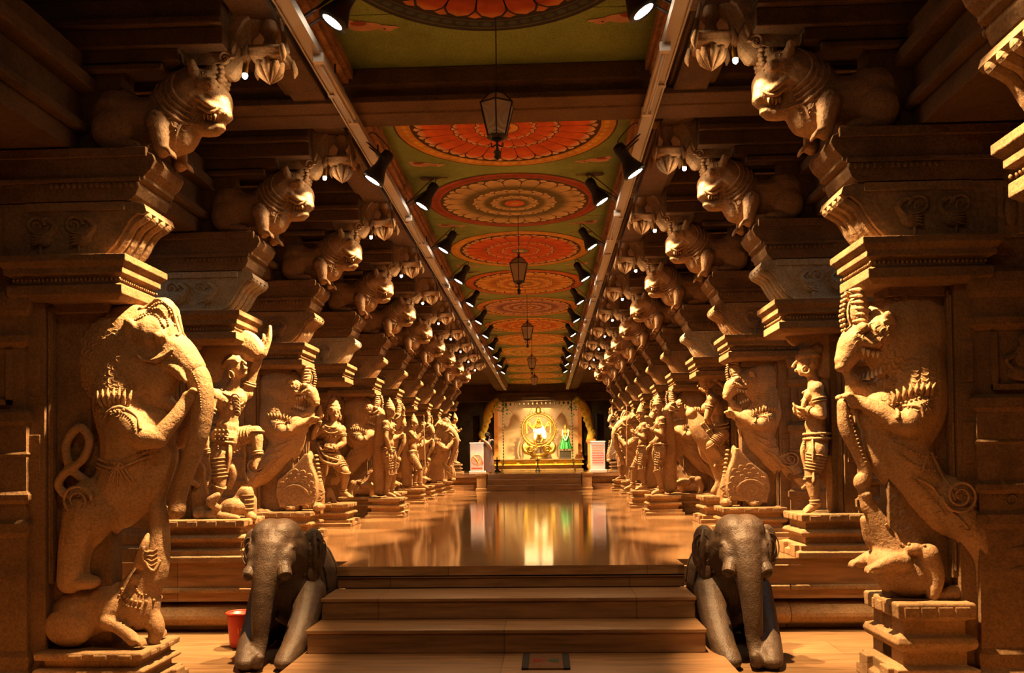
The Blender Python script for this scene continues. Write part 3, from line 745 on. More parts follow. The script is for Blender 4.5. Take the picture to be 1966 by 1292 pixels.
def statue_standing(face=(1, -.3, 0), pose=0, female=False, crown='tall', h=0.0):
    z0 = .36+h; x0 = .12
    p = lambda x, y, z: V3(x0+x, y, z0+z)
    J = dict(pelvis=p(0, 0, .86), chest=p(.0, 0, 1.25), neck=p(.02, 0, 1.46), head=p(.05, -.01, 1.6),
             shL=p(0, -.19, 1.36), elL=p(-.02, -.27, 1.08), haL=p(.16, -.2, .92), shR=p(0, .19, 1.36), elR=p(.0, .27, 1.1), haR=p(.18, .12, 1.2),
             hipL=p(0, -.09, .8), knL=p(.05, -.12, .44), anL=p(-.02, -.12, .09), toL=p(.14, -.14, .03), hipR=p(0, .09, .8), knR=p(.08, .12, .46), anR=p(.02, .14, .09), toR=p(.18, .17, .03))
    if pose == 1:
        J.update(haL=p(.3, -.22, 1.42), elL=p(.16, -.3, 1.2), knL=p(.2, -.14, .5), anL=p(.22, -.16, .09), toL=p(.38, -.18, .03), hdL=V3(.2, 0, 1))
    if pose == 2:
        J.update(elL=p(.02, -.3, 1.1), haL=p(.1, -.24, .82), elR=p(.12, .3, 1.3), haR=p(.26, .22, 1.55), hdR=V3(.2, 0, 1))
    def ex(S):
        S.tube([p(-.14, 0, .1), p(-.16, 0, .8), p(-.12, 0, 1.5)], [.08, .07, .06], 10, flat=1.8)
        if pose == 1: S.tube([p(.34, -.22, .5), p(.33, -.22, 1.0), p(.32, -.22, 1.8)], [.02, .02, .015], 7)
    S = human(J, V3(*face), crown, .98, female=female, extra=ex, voxel=.0125)
    return [('body', S.mesh('body', M['figure'], True))]

def guardian_elephant(var=0):
    """kneeling stone elephant facing -y; x across, base z = 0"""
    S = Sculpt(); t = -.03 if var == 0 else .02
    S.ell((0, .5, .55), (.33, .42, .47)); S.ell((0, .15, .6), (.27, .32, .38)); S.ell((0, .62, .4), (.33, .36, .38))
    S.tube([(0, .1, .8), (t*.3, -.1, .95), (t*.5, -.2, 1.0)], [.26, .24, .22], 14)
    S.ell((t, -.22, 1.0), (.225, .24, .23))
    for e in (-1, 1):
        S.ell((t+e*.06, -.21, 1.09), (.16, .2, .155)); S.ell((t+e*.13, -.36, .90), (.085, .1, .12))
        S.ell((t*.5+e*.255, -.02, .93), (.035, .12, .2), Matrix.Rotation(e*.5, 3, 'Z')); S.ell((t*.5+e*.285, .02, .83), (.03, .1, .16), Matrix.Rotation(e*.6, 3, 'Z'))
        S.tube([(t+e*.11, -.34, .90), (t+e*.135, -.42, .85), (t+e*.142, -.455, .81)], [.06, .06, .058], 10, round_=False)
        S.tube([(e*.2, .02, .55), (e*.2, -.2, .34), (e*.19, -.45, .16), (e*.17, -.6, .08)], [.15, .13, .11, .10], 12)
        S.ell((e*.165, -.6, .07), (.10, .13, .075)); S.ell((e*.27, .6, .24), (.12, .3, .24)); S.ell((e*.3, .32, .09), (.08, .16, .09))
        S.ell((t+e*.185, -.37, 1.0), (.025, .03, .025))
    S.tube([(t, -.32, .98), (t*1.5, -.42, .8), (t*2, -.48, .62), (t*2.5, -.5, .42), (t*3, -.5, .22), (t*3, -.56, .1), (t*2, -.66, .07), (t, -.68, .12)], [.17, .135, .1, .085, .072, .062, .055, .045], 14, 60)
    S.fuse(.0125, 12)
    for k in range(26):                                                         # trunk creases
        pass
    for e in (-1, 1):
        for r_ in (.05, .075, .1):
            S.torus((e*.318, .03, .92), r_, .006, (1, 0, 0), 20, 5)
    for yy in (.22, .30, .62):
        pts = []
        for a in np.linspace(-1.45, 1.45, 34):
            h = S.bvh.ray_cast(Vector((2.2*math.sin(a), yy, .5+2.2*math.cos(a))), Vector((-math.sin(a), 0, -math.cos(a))))
            if h[0] is not None: pts.append(np.array(h[0])+np.array(h[1])*.004)
        if len(pts) > 3: S.ring(pts, [.014]*len(pts), 6)
    for xx in np.linspace(-.24, .24, 9):                                        # bell collar
        h = S.bvh.ray_cast(Vector((xx, -2, .74-.5*xx*xx)), Vector((0, 1, 0)))
        if h[0] is not None and h[0][1] > -.42: S.ell(np.array(h[0]), .02, n=8, k=5)
    return S.mesh('elephant_body', M['elephant'], True)
# ------------------------------------------------------------------ pillar masonry (shared meshes, pier frame)
BEV = .008
ORD = ['', 'first', 'second', 'third', 'fourth', 'fifth', 'sixth', 'seventh', 'eighth', 'ninth', 'tenth', 'eleventh', 'twelfth']
SIDES = {'left': (-1, 0.0), 'right': (1, PI)}
def zk(k): return P1+PD*(k-1) if k > 0 else 4.05
def bev(me, w=.010):
    """worn arrises cut into the mesh once, so copies stay light"""
    o = bpy.data.objects.new('t', me); COL.objects.link(o)
    b = o.modifiers.new('b', 'BEVEL'); b.width = w; b.segments = 2; b.limit_method = 'ANGLE'; b.angle_limit = .6
    dg = bpy.context.evaluated_depsgraph_get(); dg.update()
    m2 = bpy.data.meshes.new_from_object(o.evaluated_get(dg)); nm = me.name
    bpy.data.objects.remove(o); bpy.data.meshes.remove(me); m2.name = nm; return m2
def m_column(base):
    S = MB(); b = base
    pr = [(.05, b), (.05, b+.14), (.015, b+.18), (.03, b+.22), (.03, b+.28), (0, b+.32), (0, .46), (.025, .50), (.025, .57), (-.01, .60), (-.01, .72), (.03, .75), (.03, .79), (0, .82), (0, 1.08), (.015, 1.10), (0, 1.12), (0, 1.32), (.03, 1.35), (.03, 1.42),
          (-.03, 1.45), (-.03, 1.92), (.025, 1.96), (.025, 2.01), (0, 2.04), (0, 2.16), (.03, 2.2), (.045, 2.27), (.045, 2.34), (0, 2.37)]
    S.molded(-1.27, -.56, -.29, .29, pr); S.box(-.95, -.56, -.27, .27, 2.36, 2.6)
    for sd in (-1, 1):
        y = sd*.262
        for x in (-1.14, -.70): S.box(x-.02, x+.02, min(y, y+sd*.03), max(y, y+sd*.03), 1.48, 1.90)
        S.box(-1.16, -.68, min(y, y+sd*.03), max(y, y+sd*.03), 1.48, 1.52)
        S.ell((-.92, y+sd*.01, 1.60), (.13, .03, .06)); S.ell((-.92, y+sd*.01, 1.72), (.07, .03, .10)); S.ell((-.92, y+sd*.01, 1.84), (.04, .03, .05))
        for x in (-1.05, -.79): S.tube([(-.92, y, 1.76), (x, y+sd*.012, 1.70), (x*.6-.37, y+sd*.012, 1.62)], [.022, .02, .016], 6)
        yy = sd*.29
        S.spiral((-1.02, .68), .05, 1.5, .01, sd*.282); S.spiral((-.8, .68), .05, 1.5, .01, sd*.282, sgn=-1)
        for z in (.2, .35): S.ell((-.92, yy, z-.05), (.18, .02, .05), n=10, k=6)
    S.xf(lambda p: p*V3(1, .84, 1))
    return bev(S.mesh('outer_column', M['block']))
def m_slab(base, deep=True):
    S = MB(); x1 = .02 if deep else -.36
    S.box(-.60, x1, -.085, .085, base, 2.30)
    S.box(-.60, -.44, -.20, .20, base, 2.30)
    for sd in (-1, 1):
        S.box(-.45, -.405, sd*.13-.03, sd*.13+.03, max(base, .1), 2.24)
        S.tube([(-.425, sd*.165, max(base, .15)), (-.425, sd*.165, 2.2)], .012, 6, round_=False)
        S.box(-.45, x1, sd*.10-.03, sd*.10+.03, 2.20, 2.28)
        for z in (.95, 1.55):
            S.box(-.565, -.475, sd*.20-.008 if sd < 0 else .195, sd*.20+.005 if sd < 0 else .212, z, z+.3)
    return bev(S.mesh('backing_slab', M['block']))
def m_plinth(x0, x1, z0, z1, y=.29):
    S = MB(); h = z1-z0; q = lambda t: z0+h*t
    S.molded(x0, x1, -y, y, [(.09, q(0)), (.09, q(.13)), (.05, q(.16)), (.055, q(.28)), (-.01, q(.31)), (-.01, q(.46)), (.035, q(.50)), (.05, q(.56)), (.035, q(.62)), (-.015, q(.65)), (-.015, q(.80)), (.035, q(.83)), (.04, q(.98)), (.03, q(1))])
    for sd in (-1, 1):
        for i in range(4):
            x = x0+(x1-x0)*(i+.5)/4
            S.box(x-.055, x+.055, sd*(y+.035)-.012, sd*(y+.035)+.012, q(.84), q(.96))
    for yy in (-.15, 0, .15): S.box(x1+.03, x1+.05, yy-.045, yy+.045, q(.84), q(.96))
    for yy in (-.2, .2): S.box(x1+.045, x1+.10, yy-.08, yy+.08, q(.0), q(.28))
    return bev(S.mesh('plinth', M['stone']), .012)
def m_abacus():
    S = MB()
    S.molded(-.66, .20, -.28, .28, [(-.03, 2.27), (.02, 2.31), (.02, 2.38), (-.02, 2.40), (-.02, 2.44), (.035, 2.465), (.035, 2.51), (.045, 2.52), (.075, 2.55), (.075, 2.60)])
    for sd in (-1, 1):
        for i in range(26): S.ell((-.62+i*.033, sd*.30, 2.42), (.012, .012, .014), n=6, k=4)
    for i in range(17): S.ell((.195, -.26+i*.033, 2.42), (.012, .012, .014), n=6, k=4)
    return bev(S.mesh('abacus', M['block']))
def m_corbel(grey):
    S = MB()
    po = [(-.95, 2.60), (.0, 2.60), (.07, 2.63), (.14, 2.70), (.20, 2.79), (.25, 2.88), (.31, 2.93), (.36, 2.925), (.385, 2.95), (.37, 3.0), (.30, 3.02), (-.95, 3.02)]
    S.prism(po, -.245, .245)
    for y in (-.17, -.06, .06, .17): S.tube([(.08, y, 2.62), (.17, y, 2.73), (.25, y, 2.86), (.345, y, 2.93)], [.035, .04, .04, .045], 7)
    for sd in (-1, 1):
        y = sd*.25
        S.box(-.55, .22, y-.014, y+.014, 2.96, 3.02); S.box(-.55, .05, y-.014, y+.014, 2.60, 2.635)
        for x0 in (-.42, -.12):                                                  # pairs of swans
            S.ell((x0, y, 2.75), (.085, .035, .07)); S.tube([(x0+.05, y, 2.77), (x0+.10, y, 2.84), (x0+.04, y, 2.90), (x0-.01, y, 2.885)], [.035, .026, .022, .012], 7)
            S.spiral((x0-.06, 2.85), .075, 1.6, .017, y); S.tube([(x0-.02, y, 2.69), (x0-.02, y, 2.64)], .014, 6)
            for t in range(5): S.tube([(x0+.02, y+sd*.03, 2.77-.012*t), (x0-.06, y+sd*.03, 2.79-.024*t)], [.01, .008], 5)
        for x0 in (-.9, -.75): S.box(x0-.02, x0+.02, y-.02, y+.02, 2.62, 3.0)
        S.ell((-.83, y, 2.8), (.05, .03, .12))
    return bev(S.mesh('carved_corbel', M['grey' if grey else 'relief']))
def m_corbel_upper():
    S = MB()
    S.prism([(-1.5, 3.03), (.26, 3.03), (.31, 3.07), (.335, 3.13), (.335, 3.17), (.375, 3.19), (.375, 3.215), (.43, 3.27), (.46, 3.33), (.44, 3.38), (.38, 3.405), (.36, 3.44), (-1.5, 3.44)], -.26, .26)
    for sd in (-1, 1):
        S.box(-1.5, .35, sd*.265-.012, sd*.265+.012, 3.17, 3.205); S.box(-1.5, .40, sd*.265-.018, sd*.265+.018, 3.36, 3.43)
        for i in range(16): S.ell((.33-i*.045, sd*.27, 3.145), (.018, .014, .024), n=7, k=5)
        for x in (-1.15, -.85): S.tube([(x, sd*.25, 3.06), (x-.03, sd*.27, 3.2), (x, sd*.25, 3.35)], [.07, .09, .06], 8)
    return bev(S.mesh('upper_corbel', M['block']))
def m_block():
    S = MB(); S.box(-.30, .12, -.12, .12, 3.44, 4.14); S.box(-.3, .62, -.2, .2, 4.12, 4.22)
    for sd in (-1, 1): S.box(-.28, .5, sd*.19-.03, sd*.19+.03, 4.05, 4.10)
    return bev(S.mesh('backing_block', M['beam']))
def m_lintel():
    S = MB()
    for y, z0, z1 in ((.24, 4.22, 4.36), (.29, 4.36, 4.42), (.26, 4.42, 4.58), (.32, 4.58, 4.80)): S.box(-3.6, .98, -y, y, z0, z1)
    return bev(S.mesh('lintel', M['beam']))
def m_bracket():
    S = MB()
    S.prism([(.45, 4.13), (.86, 4.13), (.92, 4.15), (.985, 4.2), (1.02, 4.28), (1.04, 4.38), (1.09, 4.47), (1.18, 4.53), (1.42, 4.53), (1.42, 4.62), (.9, 4.62), (.9, 4.3), (.45, 4.26)], -.10, .10)
    S.tube([(.93, 0, 4.12), (1.03, 0, 4.25), (1.05, 0, 4.40), (1.14, 0, 4.52)], [.06, .05, .05, .06], 10, flat=1.9)
    S.spiral((.95, 4.17), .055, 1.5, .02, -.105); S.spiral((.95, 4.17), .055, 1.5, .02, .105)
    return bev(S.mesh('scroll_bracket', M['stone']), .006)
def m_bud():
    S = MB(); x = 1.27
    S.lathe([(.05, 4.27), (.06, 4.30), (.04, 4.36), (.075, 4.42), (.05, 4.5), (.09, 4.56)], (x, 0, 0), 14)
    S.molded(x-.10, x+.10, -.10, .10, [(0, 4.165), (.03, 4.185), (.03, 4.215), (.045, 4.225), (.045, 4.25), (0, 4.27)])
    S.lathe([(.004, 4.0), (.03, 4.03), (.075, 4.09), (.10, 4.14), (.085, 4.165)], (x, 0, 0), 16)
    for i in range(8):
        a = 2*PI*i/8; c, s_ = math.cos(a), math.sin(a)
        S.tube([(x+.09*c, .09*s_, 4.155), (x+.078*c, .078*s_, 4.09), (x+.02*c, .02*s_, 4.02)], [.03, .026, .008], 6)
    for sx in (-1, 1):
        for sy in (-1, 1): S.tube([(x+sx*.14, sy*.14, 4.24), (x+sx*.155, sy*.155, 4.17), (x+sx*.15, sy*.15, 4.12)], [.02, .026, .01], 7)
    S.tube([(x+.13, 0, 4.26), (x+.11, 0, 4.38), (x+.08, 0, 4.52)], [.03, .02, .015], 7)
    return S.mesh('bud_pendant', M['stone'], True)

MASON = dict(abacus=m_abacus(), carved_corbel=m_corbel(False), grey_corbel=m_corbel(True), upper_corbel=m_corbel_upper(), backing_block=m_block(), lintel=m_lintel(), scroll_bracket=m_bracket(), bud_pendant=m_bud(), bracket_lion=bracket_lion())
COLM = {b: m_column(b) for b in (G, 0.0)}
SLAB = {(b, d): m_slab(b, d) for b in (G, 0.0) for d in (True, False)}
YA, YB = yali_trunked(), yali_lion()
EL, GARL, LEAF = crouching_elephant(), hanging_garland(), leaf_scroll()
PLIN = dict(lowL=m_plinth(-.42, .34, G, -.40), lowR=m_plinth(-.45, .03, G, -.06), hi=m_plinth(-.45, .28, 0, .37))

def pier(side, k, kind, grey=False):
    s, rot = SIDES[side]; low = k < 2; base = G if low else 0.0
    lift = .57 if k > 10 else 0.0
    look = {'trunk': 'trunked beast', 'lion': 'lion beast', 'leaf': 'lion beast over leafy scroll', 'garland': 'lion beast above crouching beast', 'statue': 'bare slab'}[kind]
    lab = '%s pillar from the front in the %s row, with %s' % (ORD[k+1], side, look)
    if k == 1: lab = ('large carved stone pillar with trunked beast over a crouching elephant, left foreground' if side == 'left' else 'large carved stone pillar with snarling lion beast beside the right stone elephant')
    if k == 0: lab = 'nearest carved pillar at the %s edge of the photo' % side
    R = thing('carved_pillar', (XC+s*3, zk(k), lift), rot, lab, 'pillar', 'carved pillars along the nave')
    link('outer_column', COLM[base], R)
    link('backing_slab', SLAB[(base, kind != 'statue')], R)
    for n in ('abacus', 'upper_corbel', 'backing_block', 'lintel', 'bracket_lion', 'scroll_bracket', 'bud_pendant'): link(n, MASON[n], R)
    link('carved_corbel', MASON['grey_corbel' if grey else 'carved_corbel'], R)
    if kind == 'statue': return R
    def put(me, nm, parent=R):
        o = link(nm, me, parent)
        if not low and parent is R: o.scale = (1, 1, .845); o.location = (-.13 if (side, k) == ('right', 3) else 0, 0, .385)
        return o
    fig = YA if kind == 'trunk' else YB
    body = put(fig[0][1], 'yali_body')
    for nm, me in fig[1:]: put(me, nm, body)
    if kind == 'trunk' and low: link('crouching_elephant', EL, R); link('plinth', PLIN['lowL'], R)
    else:
        put(LEAF if kind in ('leaf', 'trunk') else GARL, 'leaf_scroll' if kind in ('leaf', 'trunk') else 'crouching_beast')
        link('plinth', PLIN['lowR' if low else 'hi'], R)
    return R
def statue(side, k, parts, ped, label, cat='statue', dx=0.0, dy=0.0):
    s, rot = SIDES[side]; lift = .57 if k > 10 else 0.0
    R = thing('stone_statue', (XC+s*(3-dx), zk(k)+dy, lift), rot, label, cat, 'stone figures before the pillars')
    for nm, me in parts: link(nm, me, R)
    if ped is not None: link('pedestal', ped, R)
    return R

KINDS = {'left': ['statue', 'trunk', 'statue', 'leaf', 'statue', 'garland', 'lion', 'statue', 'garland', 'trunk', 'leaf', 'statue'],
         'right': ['statue', 'lion', 'statue', 'leaf', 'statue', 'garland', 'garland', 'statue', 'trunk', 'lion', 'statue', 'leaf']}
for sd in ('left', 'right'):
    for k, kd in enumerate(KINDS[sd]): pier(sd, k, kd, grey=(k in (2, 4)))
PED = dict(dancer=m_plinth(-.55, .26, 0, .435), drum=m_plinth(-.78, .0, 0, .435), archer=m_plinth(-.52, .22, 0, .36), std=m_plinth(-.16, .36, 0, .36, .25))
statue('left', 2, statue_dancer(), PED['dancer'], 'dancing stone figure with one leg raised, trampling a small demon, behind the left foreground pillar')
statue('right', 2, statue_drummer(), PED['drum'], 'moustached stone figure with big earrings, hands at the chest, left of the right foreground pillar')
statue('left', 4, statue_archer(), PED['archer'], 'tall crowned stone warrior in wide stance on the left, one hand raised')
statue('right', 4, statue_rider(), m_plinth(-.42, .1, 0, .42), 'stone woman riding a feathered mount, on the right beyond the moustached figure')
ST = [statue_standing((1, -.4, 0), 0), statue_standing((1, -.5, 0), 1), statue_standing((.9, -.6, 0), 2), statue_standing((1, -.3, 0), 0, True, 'bun')]
statue('left', 7, ST[1], PED['std'], 'stone figure holding a staff, far down the left row, third of its standing figures')
statue('right', 7, ST[3], PED['std'], 'slender stone woman standing far down the right row')
statue('left', 11, ST[0], PED['std'], 'stone figure standing on the far platform behind the white board with the wheel')
statue('right', 10, ST[2], PED['std'], 'stone figure with raised arm, last before the far platform on the right')
statue('left', 5, ST[2], PED['std'], 'stone figure raising one arm in front of a lion beast, right of the crowned warrior', dx=.36, dy=-.42)
statue('right', 5, ST[0], PED['std'], 'crowned stone figure standing in front of a lion beast, left of the rider', dx=.36, dy=-.42)
statue('right', 6, ST[1], PED['std'], 'small stone figure with a staff beside a lion beast, sixth pillar on the right', dx=.40, dy=-.42)

# ------------------------------------------------------------------ setting
Y_END = 43.0
F = MB(); F.box(-8, 8, 8.5, 29.2, -.4, 0); F.box(-2.03, 1.30, 8.05, 8.5, -.1, 0); struct('floor', F, M['floor'])
F = MB(); F.box(-8, 8, -4, 9.0, G-.2, G); o = struct('floor_lower', F, M['ground']); o.name = 'floor_front'
prof = [(8.5, 0), (8.49, -.07), (8.57, -.085), (8.55, -.25), (8.47, -.265), (8.47, -.31), (8.76, -.325), (8.76, -.43), (8.56, -.445), (8.49, -.48), (8.455, -.54), (8.455, -.58), (8.49, -.63), (8.56, -.66), (8.64, -.665), (8.64, G), (9.2, G), (9.2, -.02), (8.6, -.02)]
T = MB()
for x0, x1 in ((-8, -2.03), (1.30, 8)):
    n = int((x1-x0)/1.15)+1
    for i in range(n):
        a, b = x0+(x1-x0)*i/n+.004, x0+(x1-x0)*(i+1)/n-.004
        j = RNG.uniform(-.012, .012); P = MB(); P.prism([(y+j, z) for y, z in prof[1:]], a, b)
        P.xf(lambda p: V3(p[1], p[0], p[2])); P.f = [q[::-1] for q in P.f]; T.join(P)
        for q in range(3):
            xx = a+(b-a)*(q+.5)/3; T.box(xx-.12, xx+.12, 8.53, 8.56, -.21, -.12)
struct('trim_1', T, M['stone'], bevel=.01)
St = thing('stone_staircase', ((-2.03+1.30)/2, 7.4, G), 0, 'broad stone steps rising to the polished hall floor between two elephants', 'steps')
def stairs(y0, y1, z0, z1, x0=-2.03, x1=1.30):
    S = MB(); S.box(x0, x1, y0+.015, y1, z0, z1-.035); S.box(x0-.01, x1+.01, y0, y1, z1-.035, z1)
    S.xf(lambda p: p-V3((-2.03+1.30)/2, 7.4, G)); S.build('step', M['step'], St, bevel=.008)
stairs(7.46, 8.05, -.40, -.21); stairs(7.0, 8.05, -.60, -.40); stairs(4.6, 8.05, G, -.60, -2.06, 1.42); stairs(8.05, 8.5, -.21, -.0-.1+.02)
# walls, ceilings
W = MB(); W.box(-7.2, -6.9, -3, Y_END, G, H); struct('wall_left', W, M['plaster'])
W = MB(); W.box(6.1, 6.4, -3, Y_END, G, H); struct('wall_right', W, M['plaster'])
W = MB(); W.box(-7.2, 6.4, Y_END, Y_END+.3, G, H); struct('wall_back', W, M['plaster'])
C = MB(); n = 46
for i in range(n):
    a, b = -3+(Y_END+3)*i/n, -3+(Y_END+3)*(i+1)/n; C.box(XC-1.42, XC+1.42, a+.003, b-.003, H+RNG.uniform(0, .006), H+.2)
M['greenpaint'] = stone('olive_ceiling_paint', (.20, .26, .075), rough=.85, var=.35, bumps=(('noise', 6, .3, .02),), scale=1.2)
struct('ceiling', C, M['greenpaint'])
C = MB(); C.box(XC-7, XC-1.42, -3, Y_END, H, H+.2); C.box(XC+1.42, XC+7, -3, Y_END, H, H+.2); o = struct('ceiling', C, M['beam']); o.name = 'ceiling_aisles'
# nave edge: painted cornice, edge beam
M['cornice'] = stone('ochre_red_cornice', (.34, .17, .075), rough=.8, var=.5, bumps=(('vor', 9, .6, .03), ('noise', 30, .4, .01)), scale=6)
for i, s in enumerate((-1, 1)):
    T = MB(); X = lambda o: XC+s*o
    for (o0, o1, z0, z1) in ((1.40, 1.62, 4.70, 4.80), (1.44, 1.50, 4.66, 4.70), (1.50, 1.62, 4.62, 4.70)):
        T.box(min(X(o0), X(o1)), max(X(o0), X(o1)), 2, Y_END, z0, z1)
    for j in range(130):
        y = 5+j*.29; T.ell((X(1.56), y, 4.62), (.045, .10, .02), n=8, k=4)
    struct('trim_%d' % (2+i), T, M['cornice'])
    T = MB(); T.box(min(X(1.62), X(2.06)), max(X(1.62), X(2.06)), 2, Y_END, 4.56, 4.80); T.box(min(X(1.66), X(1.98)), max(X(1.66), X(1.98)), 2, Y_END, 4.50, 4.56)
    struct('trim_%d' % (4+i), T, M['beam'], bevel=.01)
    T = MB()                                                                      # outer architrave running over the columns
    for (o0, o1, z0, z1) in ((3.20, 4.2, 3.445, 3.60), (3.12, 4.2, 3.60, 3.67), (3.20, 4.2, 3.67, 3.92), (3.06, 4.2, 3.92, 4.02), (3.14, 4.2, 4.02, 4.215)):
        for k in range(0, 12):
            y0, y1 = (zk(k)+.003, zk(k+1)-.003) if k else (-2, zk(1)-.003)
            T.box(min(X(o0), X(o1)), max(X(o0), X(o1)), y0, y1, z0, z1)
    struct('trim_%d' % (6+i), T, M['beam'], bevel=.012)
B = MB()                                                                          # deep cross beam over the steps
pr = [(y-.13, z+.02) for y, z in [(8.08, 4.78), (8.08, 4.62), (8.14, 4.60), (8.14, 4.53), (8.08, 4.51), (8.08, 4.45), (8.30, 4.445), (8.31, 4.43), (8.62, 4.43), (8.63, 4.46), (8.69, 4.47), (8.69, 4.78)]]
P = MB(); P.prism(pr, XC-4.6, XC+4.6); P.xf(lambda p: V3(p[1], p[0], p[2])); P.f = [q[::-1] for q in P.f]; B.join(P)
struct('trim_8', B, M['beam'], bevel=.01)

# ------------------------------------------------------------------ painted ceiling medallions
def medallion(cy, R, pal, label):
    """lotus roundel painted on the ceiling; each petal an outline, a body and a paler tip"""
    S = MB(); z = [H-.0015]
    lvl = lambda: (z.__setitem__(0, z[0]-.0007), z[0])[1]
    def disc(r, c, n=72):
        zz = lvl(); v = [(0, 0, zz)]+[(r*math.cos(2*PI*i/n), r*math.sin(2*PI*i/n), zz) for i in range(n)]
        S.add(v, [(0, 1+(i+1) % n, 1+i) for i in range(n)], 0, c)
    dk = pal['line']
    disc(R, dk); disc(R*.985, pal['ring']); disc(R*.965, pal['ring2']); disc(R*.95, pal['ring'])
    for i in range(64):
        a = 2*PI*(i+.5)/64; zz = z[0]-.0004; c = V3(.905*R*math.cos(a), .905*R*math.sin(a), zz); u = V3(math.cos(a), math.sin(a), 0); w = V3(-math.sin(a), math.cos(a), 0)
        v = [c+u*R*.026*math.cos(t)+w*R*.036*math.sin(t) for t in np.linspace(0, 2*PI, 9)[:-1]]; S.add(v, [tuple(range(7, -1, -1))], 0, pal['bead'])
    z[0] -= .0005
    disc(R*.865, pal['ring2']); disc(R*.855, dk)
    n = pal.get('n', 24)
    for (ro, ri, m, off) in ((.85, .42, n, 0), (.835, .42, n, .5), (.50, .26, n-4, 0), (.485, .26, n-4, .5), (.29, .10, n-8, .25), (.275, .10, n-8, .75)):
        ro *= R; ri *= R
        for ex, cols in ((1.0, None), (.965, 1)):
            zz = lvl()
            for i in range(m):
                a = 2*PI*(i+off)/m; wd = PI/m*1.06*(1 if cols is None else .90)
                rows = [ri, ri+(ro-ri)*.35, ri+(ro-ri)*.62, ri+(ro-ri)*.80, ri+(ro-ri)*.93, ro]; ws = [.96, 1, 1, .93, .62, .05]
                cc = [dk]*6 if cols is None else [pal['base'], pal['base'], pal['mid'], pal['mid'], pal['tip'], pal['tip']]
                v = []; col = []
                for r, w_, c in zip(rows, ws, cc):
                    r2 = ri+(r-ri)*(1 if cols is None else .955)
                    for q in (-1, 0, 1): v.append((r2*math.cos(a+q*wd*w_), r2*math.sin(a+q*wd*w_), zz)); col.append(c)
                f = []
                for j in range(5):
                    for q in (0, 1): f.append((j*3+q, (j+1)*3+q, (j+1)*3+q+1, j*3+q+1)[::-1])
                S.add(v, f, 0, col)
    disc(R*.125, dk, 32); disc(R*.115, pal['core'], 32); disc(R*.05, pal['core2'], 24)
    o = S.build('ceiling_medallion', M['paint'], paint=True); o.location = (XC, cy, 0)
    tag(o, label, 'painting', 'painted lotus medallions on the ceiling')
    # painted creatures in the spandrels of the bay
    for sx in (-1, 1):
        for sy in (-1, 1):
            Fg = MB(); zz = H-.003; px, py = sx*1.06, sy*1.13
            def bl(cx, cy_, a, b, c, t=0, q=0):
                v = [(px+sx*(cx+a*math.cos(g)*math.cos(t)-b*math.sin(g)*math.sin(t)), py+cy_+a*math.cos(g)*math.sin(t)+b*math.sin(g)*math.cos(t), zz-q) for g in np.linspace(0, 2*PI, 15)[:-1]]
                f = tuple(range(14)); Fg.add(v, [f if sx < 0 else f[::-1]], 0, c)
            pk, dr = (.50, .27, .17), (.07, .035, .02)
            if sy > 0:
                bl(.05, .0, .15, .07, pk, .1); bl(-.12, .03, .07, .05, pk, -.4, .0005); bl(-.19, .02, .05, .025, pk, 0, .001); bl(.16, -.05, .05, .09, pk, .4, .001); bl(.1, -.06, .07, .04, (.28, .07, .04), 0, .0015); bl(-.11, .04, .012, .012, dr, 0, .002)
            else:
                bl(.08, .0, .09, .075, dr); bl(-.03, .0, .06, .045, dr, 0, .0005); bl(-.12, 0, .09, .022, dr, 0, .001); bl(-.13, 0, .05, .009, (.5, .3, .1), 0, .0015); bl(.0, .05, .05, .02, dr, .9, .001)
            oo = Fg.build('painted_bird' if sy > 0 else 'painted_attendant', M['paint'], o, paint=True); oo.location = (0, 0, 0)
OR, RD, GD, CR, OL, DK, MR = (.62, .12, .025), (.42, .055, .02), (.62, .31, .06), (.62, .46, .25), (.12, .10, .035), (.06, .025, .012), (.30, .055, .03)
PALS = [dict(line=(.03, .02, .02), ring=(.03, .035, .035), ring2=(.10, .08, .06), bead=(.06, .07, .06), base=(.20, .03, .015), mid=(.36, .06, .02), tip=(.50, .18, .05), core=OR, core2=GD, n=22),
        dict(line=DK, ring=(.60, .27, .045), ring2=GD, bead=(.70, .40, .09), base=(.55, .09, .02), mid=(.66, .13, .03), tip=(.68, .42, .24), core=GD, core2=RD, n=26),
        dict(line=(.07, .045, .02), ring=MR, ring2=(.36, .10, .05), bead=(.24, .045, .025), base=OL, mid=(.50, .35, .17), tip=CR, core=(.60, .13, .04), core2=(.62, .3, .1), n=22),
        dict(line=DK, ring=(.58, .28, .05), ring2=GD, bead=(.64, .36, .08), base=(.50, .08, .02), mid=(.60, .12, .03), tip=(.66, .42, .22), core=(.20, .20, .12), core2=CR, n=24),
        dict(line=DK, ring=(.42, .11, .03), ring2=OR, bead=(.55, .18, .05), base=(.42, .16, .03), mid=(.66, .34, .07), tip=(.72, .46, .14), core=(.3, .2, .05), core2=GD, n=24),
        dict(line=DK, ring=(.58, .28, .05), ring2=GD, bead=(.6, .2, .05), base=(.22, .09, .07), mid=(.50, .25, .16), tip=(.66, .44, .24), core=GD, core2=RD, n=22),
        dict(line=DK, ring=GD, ring2=OR, bead=(.7, .42, .1), base=(.55, .12, .02), mid=(.68, .30, .05), tip=(.74, .5, .16), core=RD, core2=GD, n=20)]
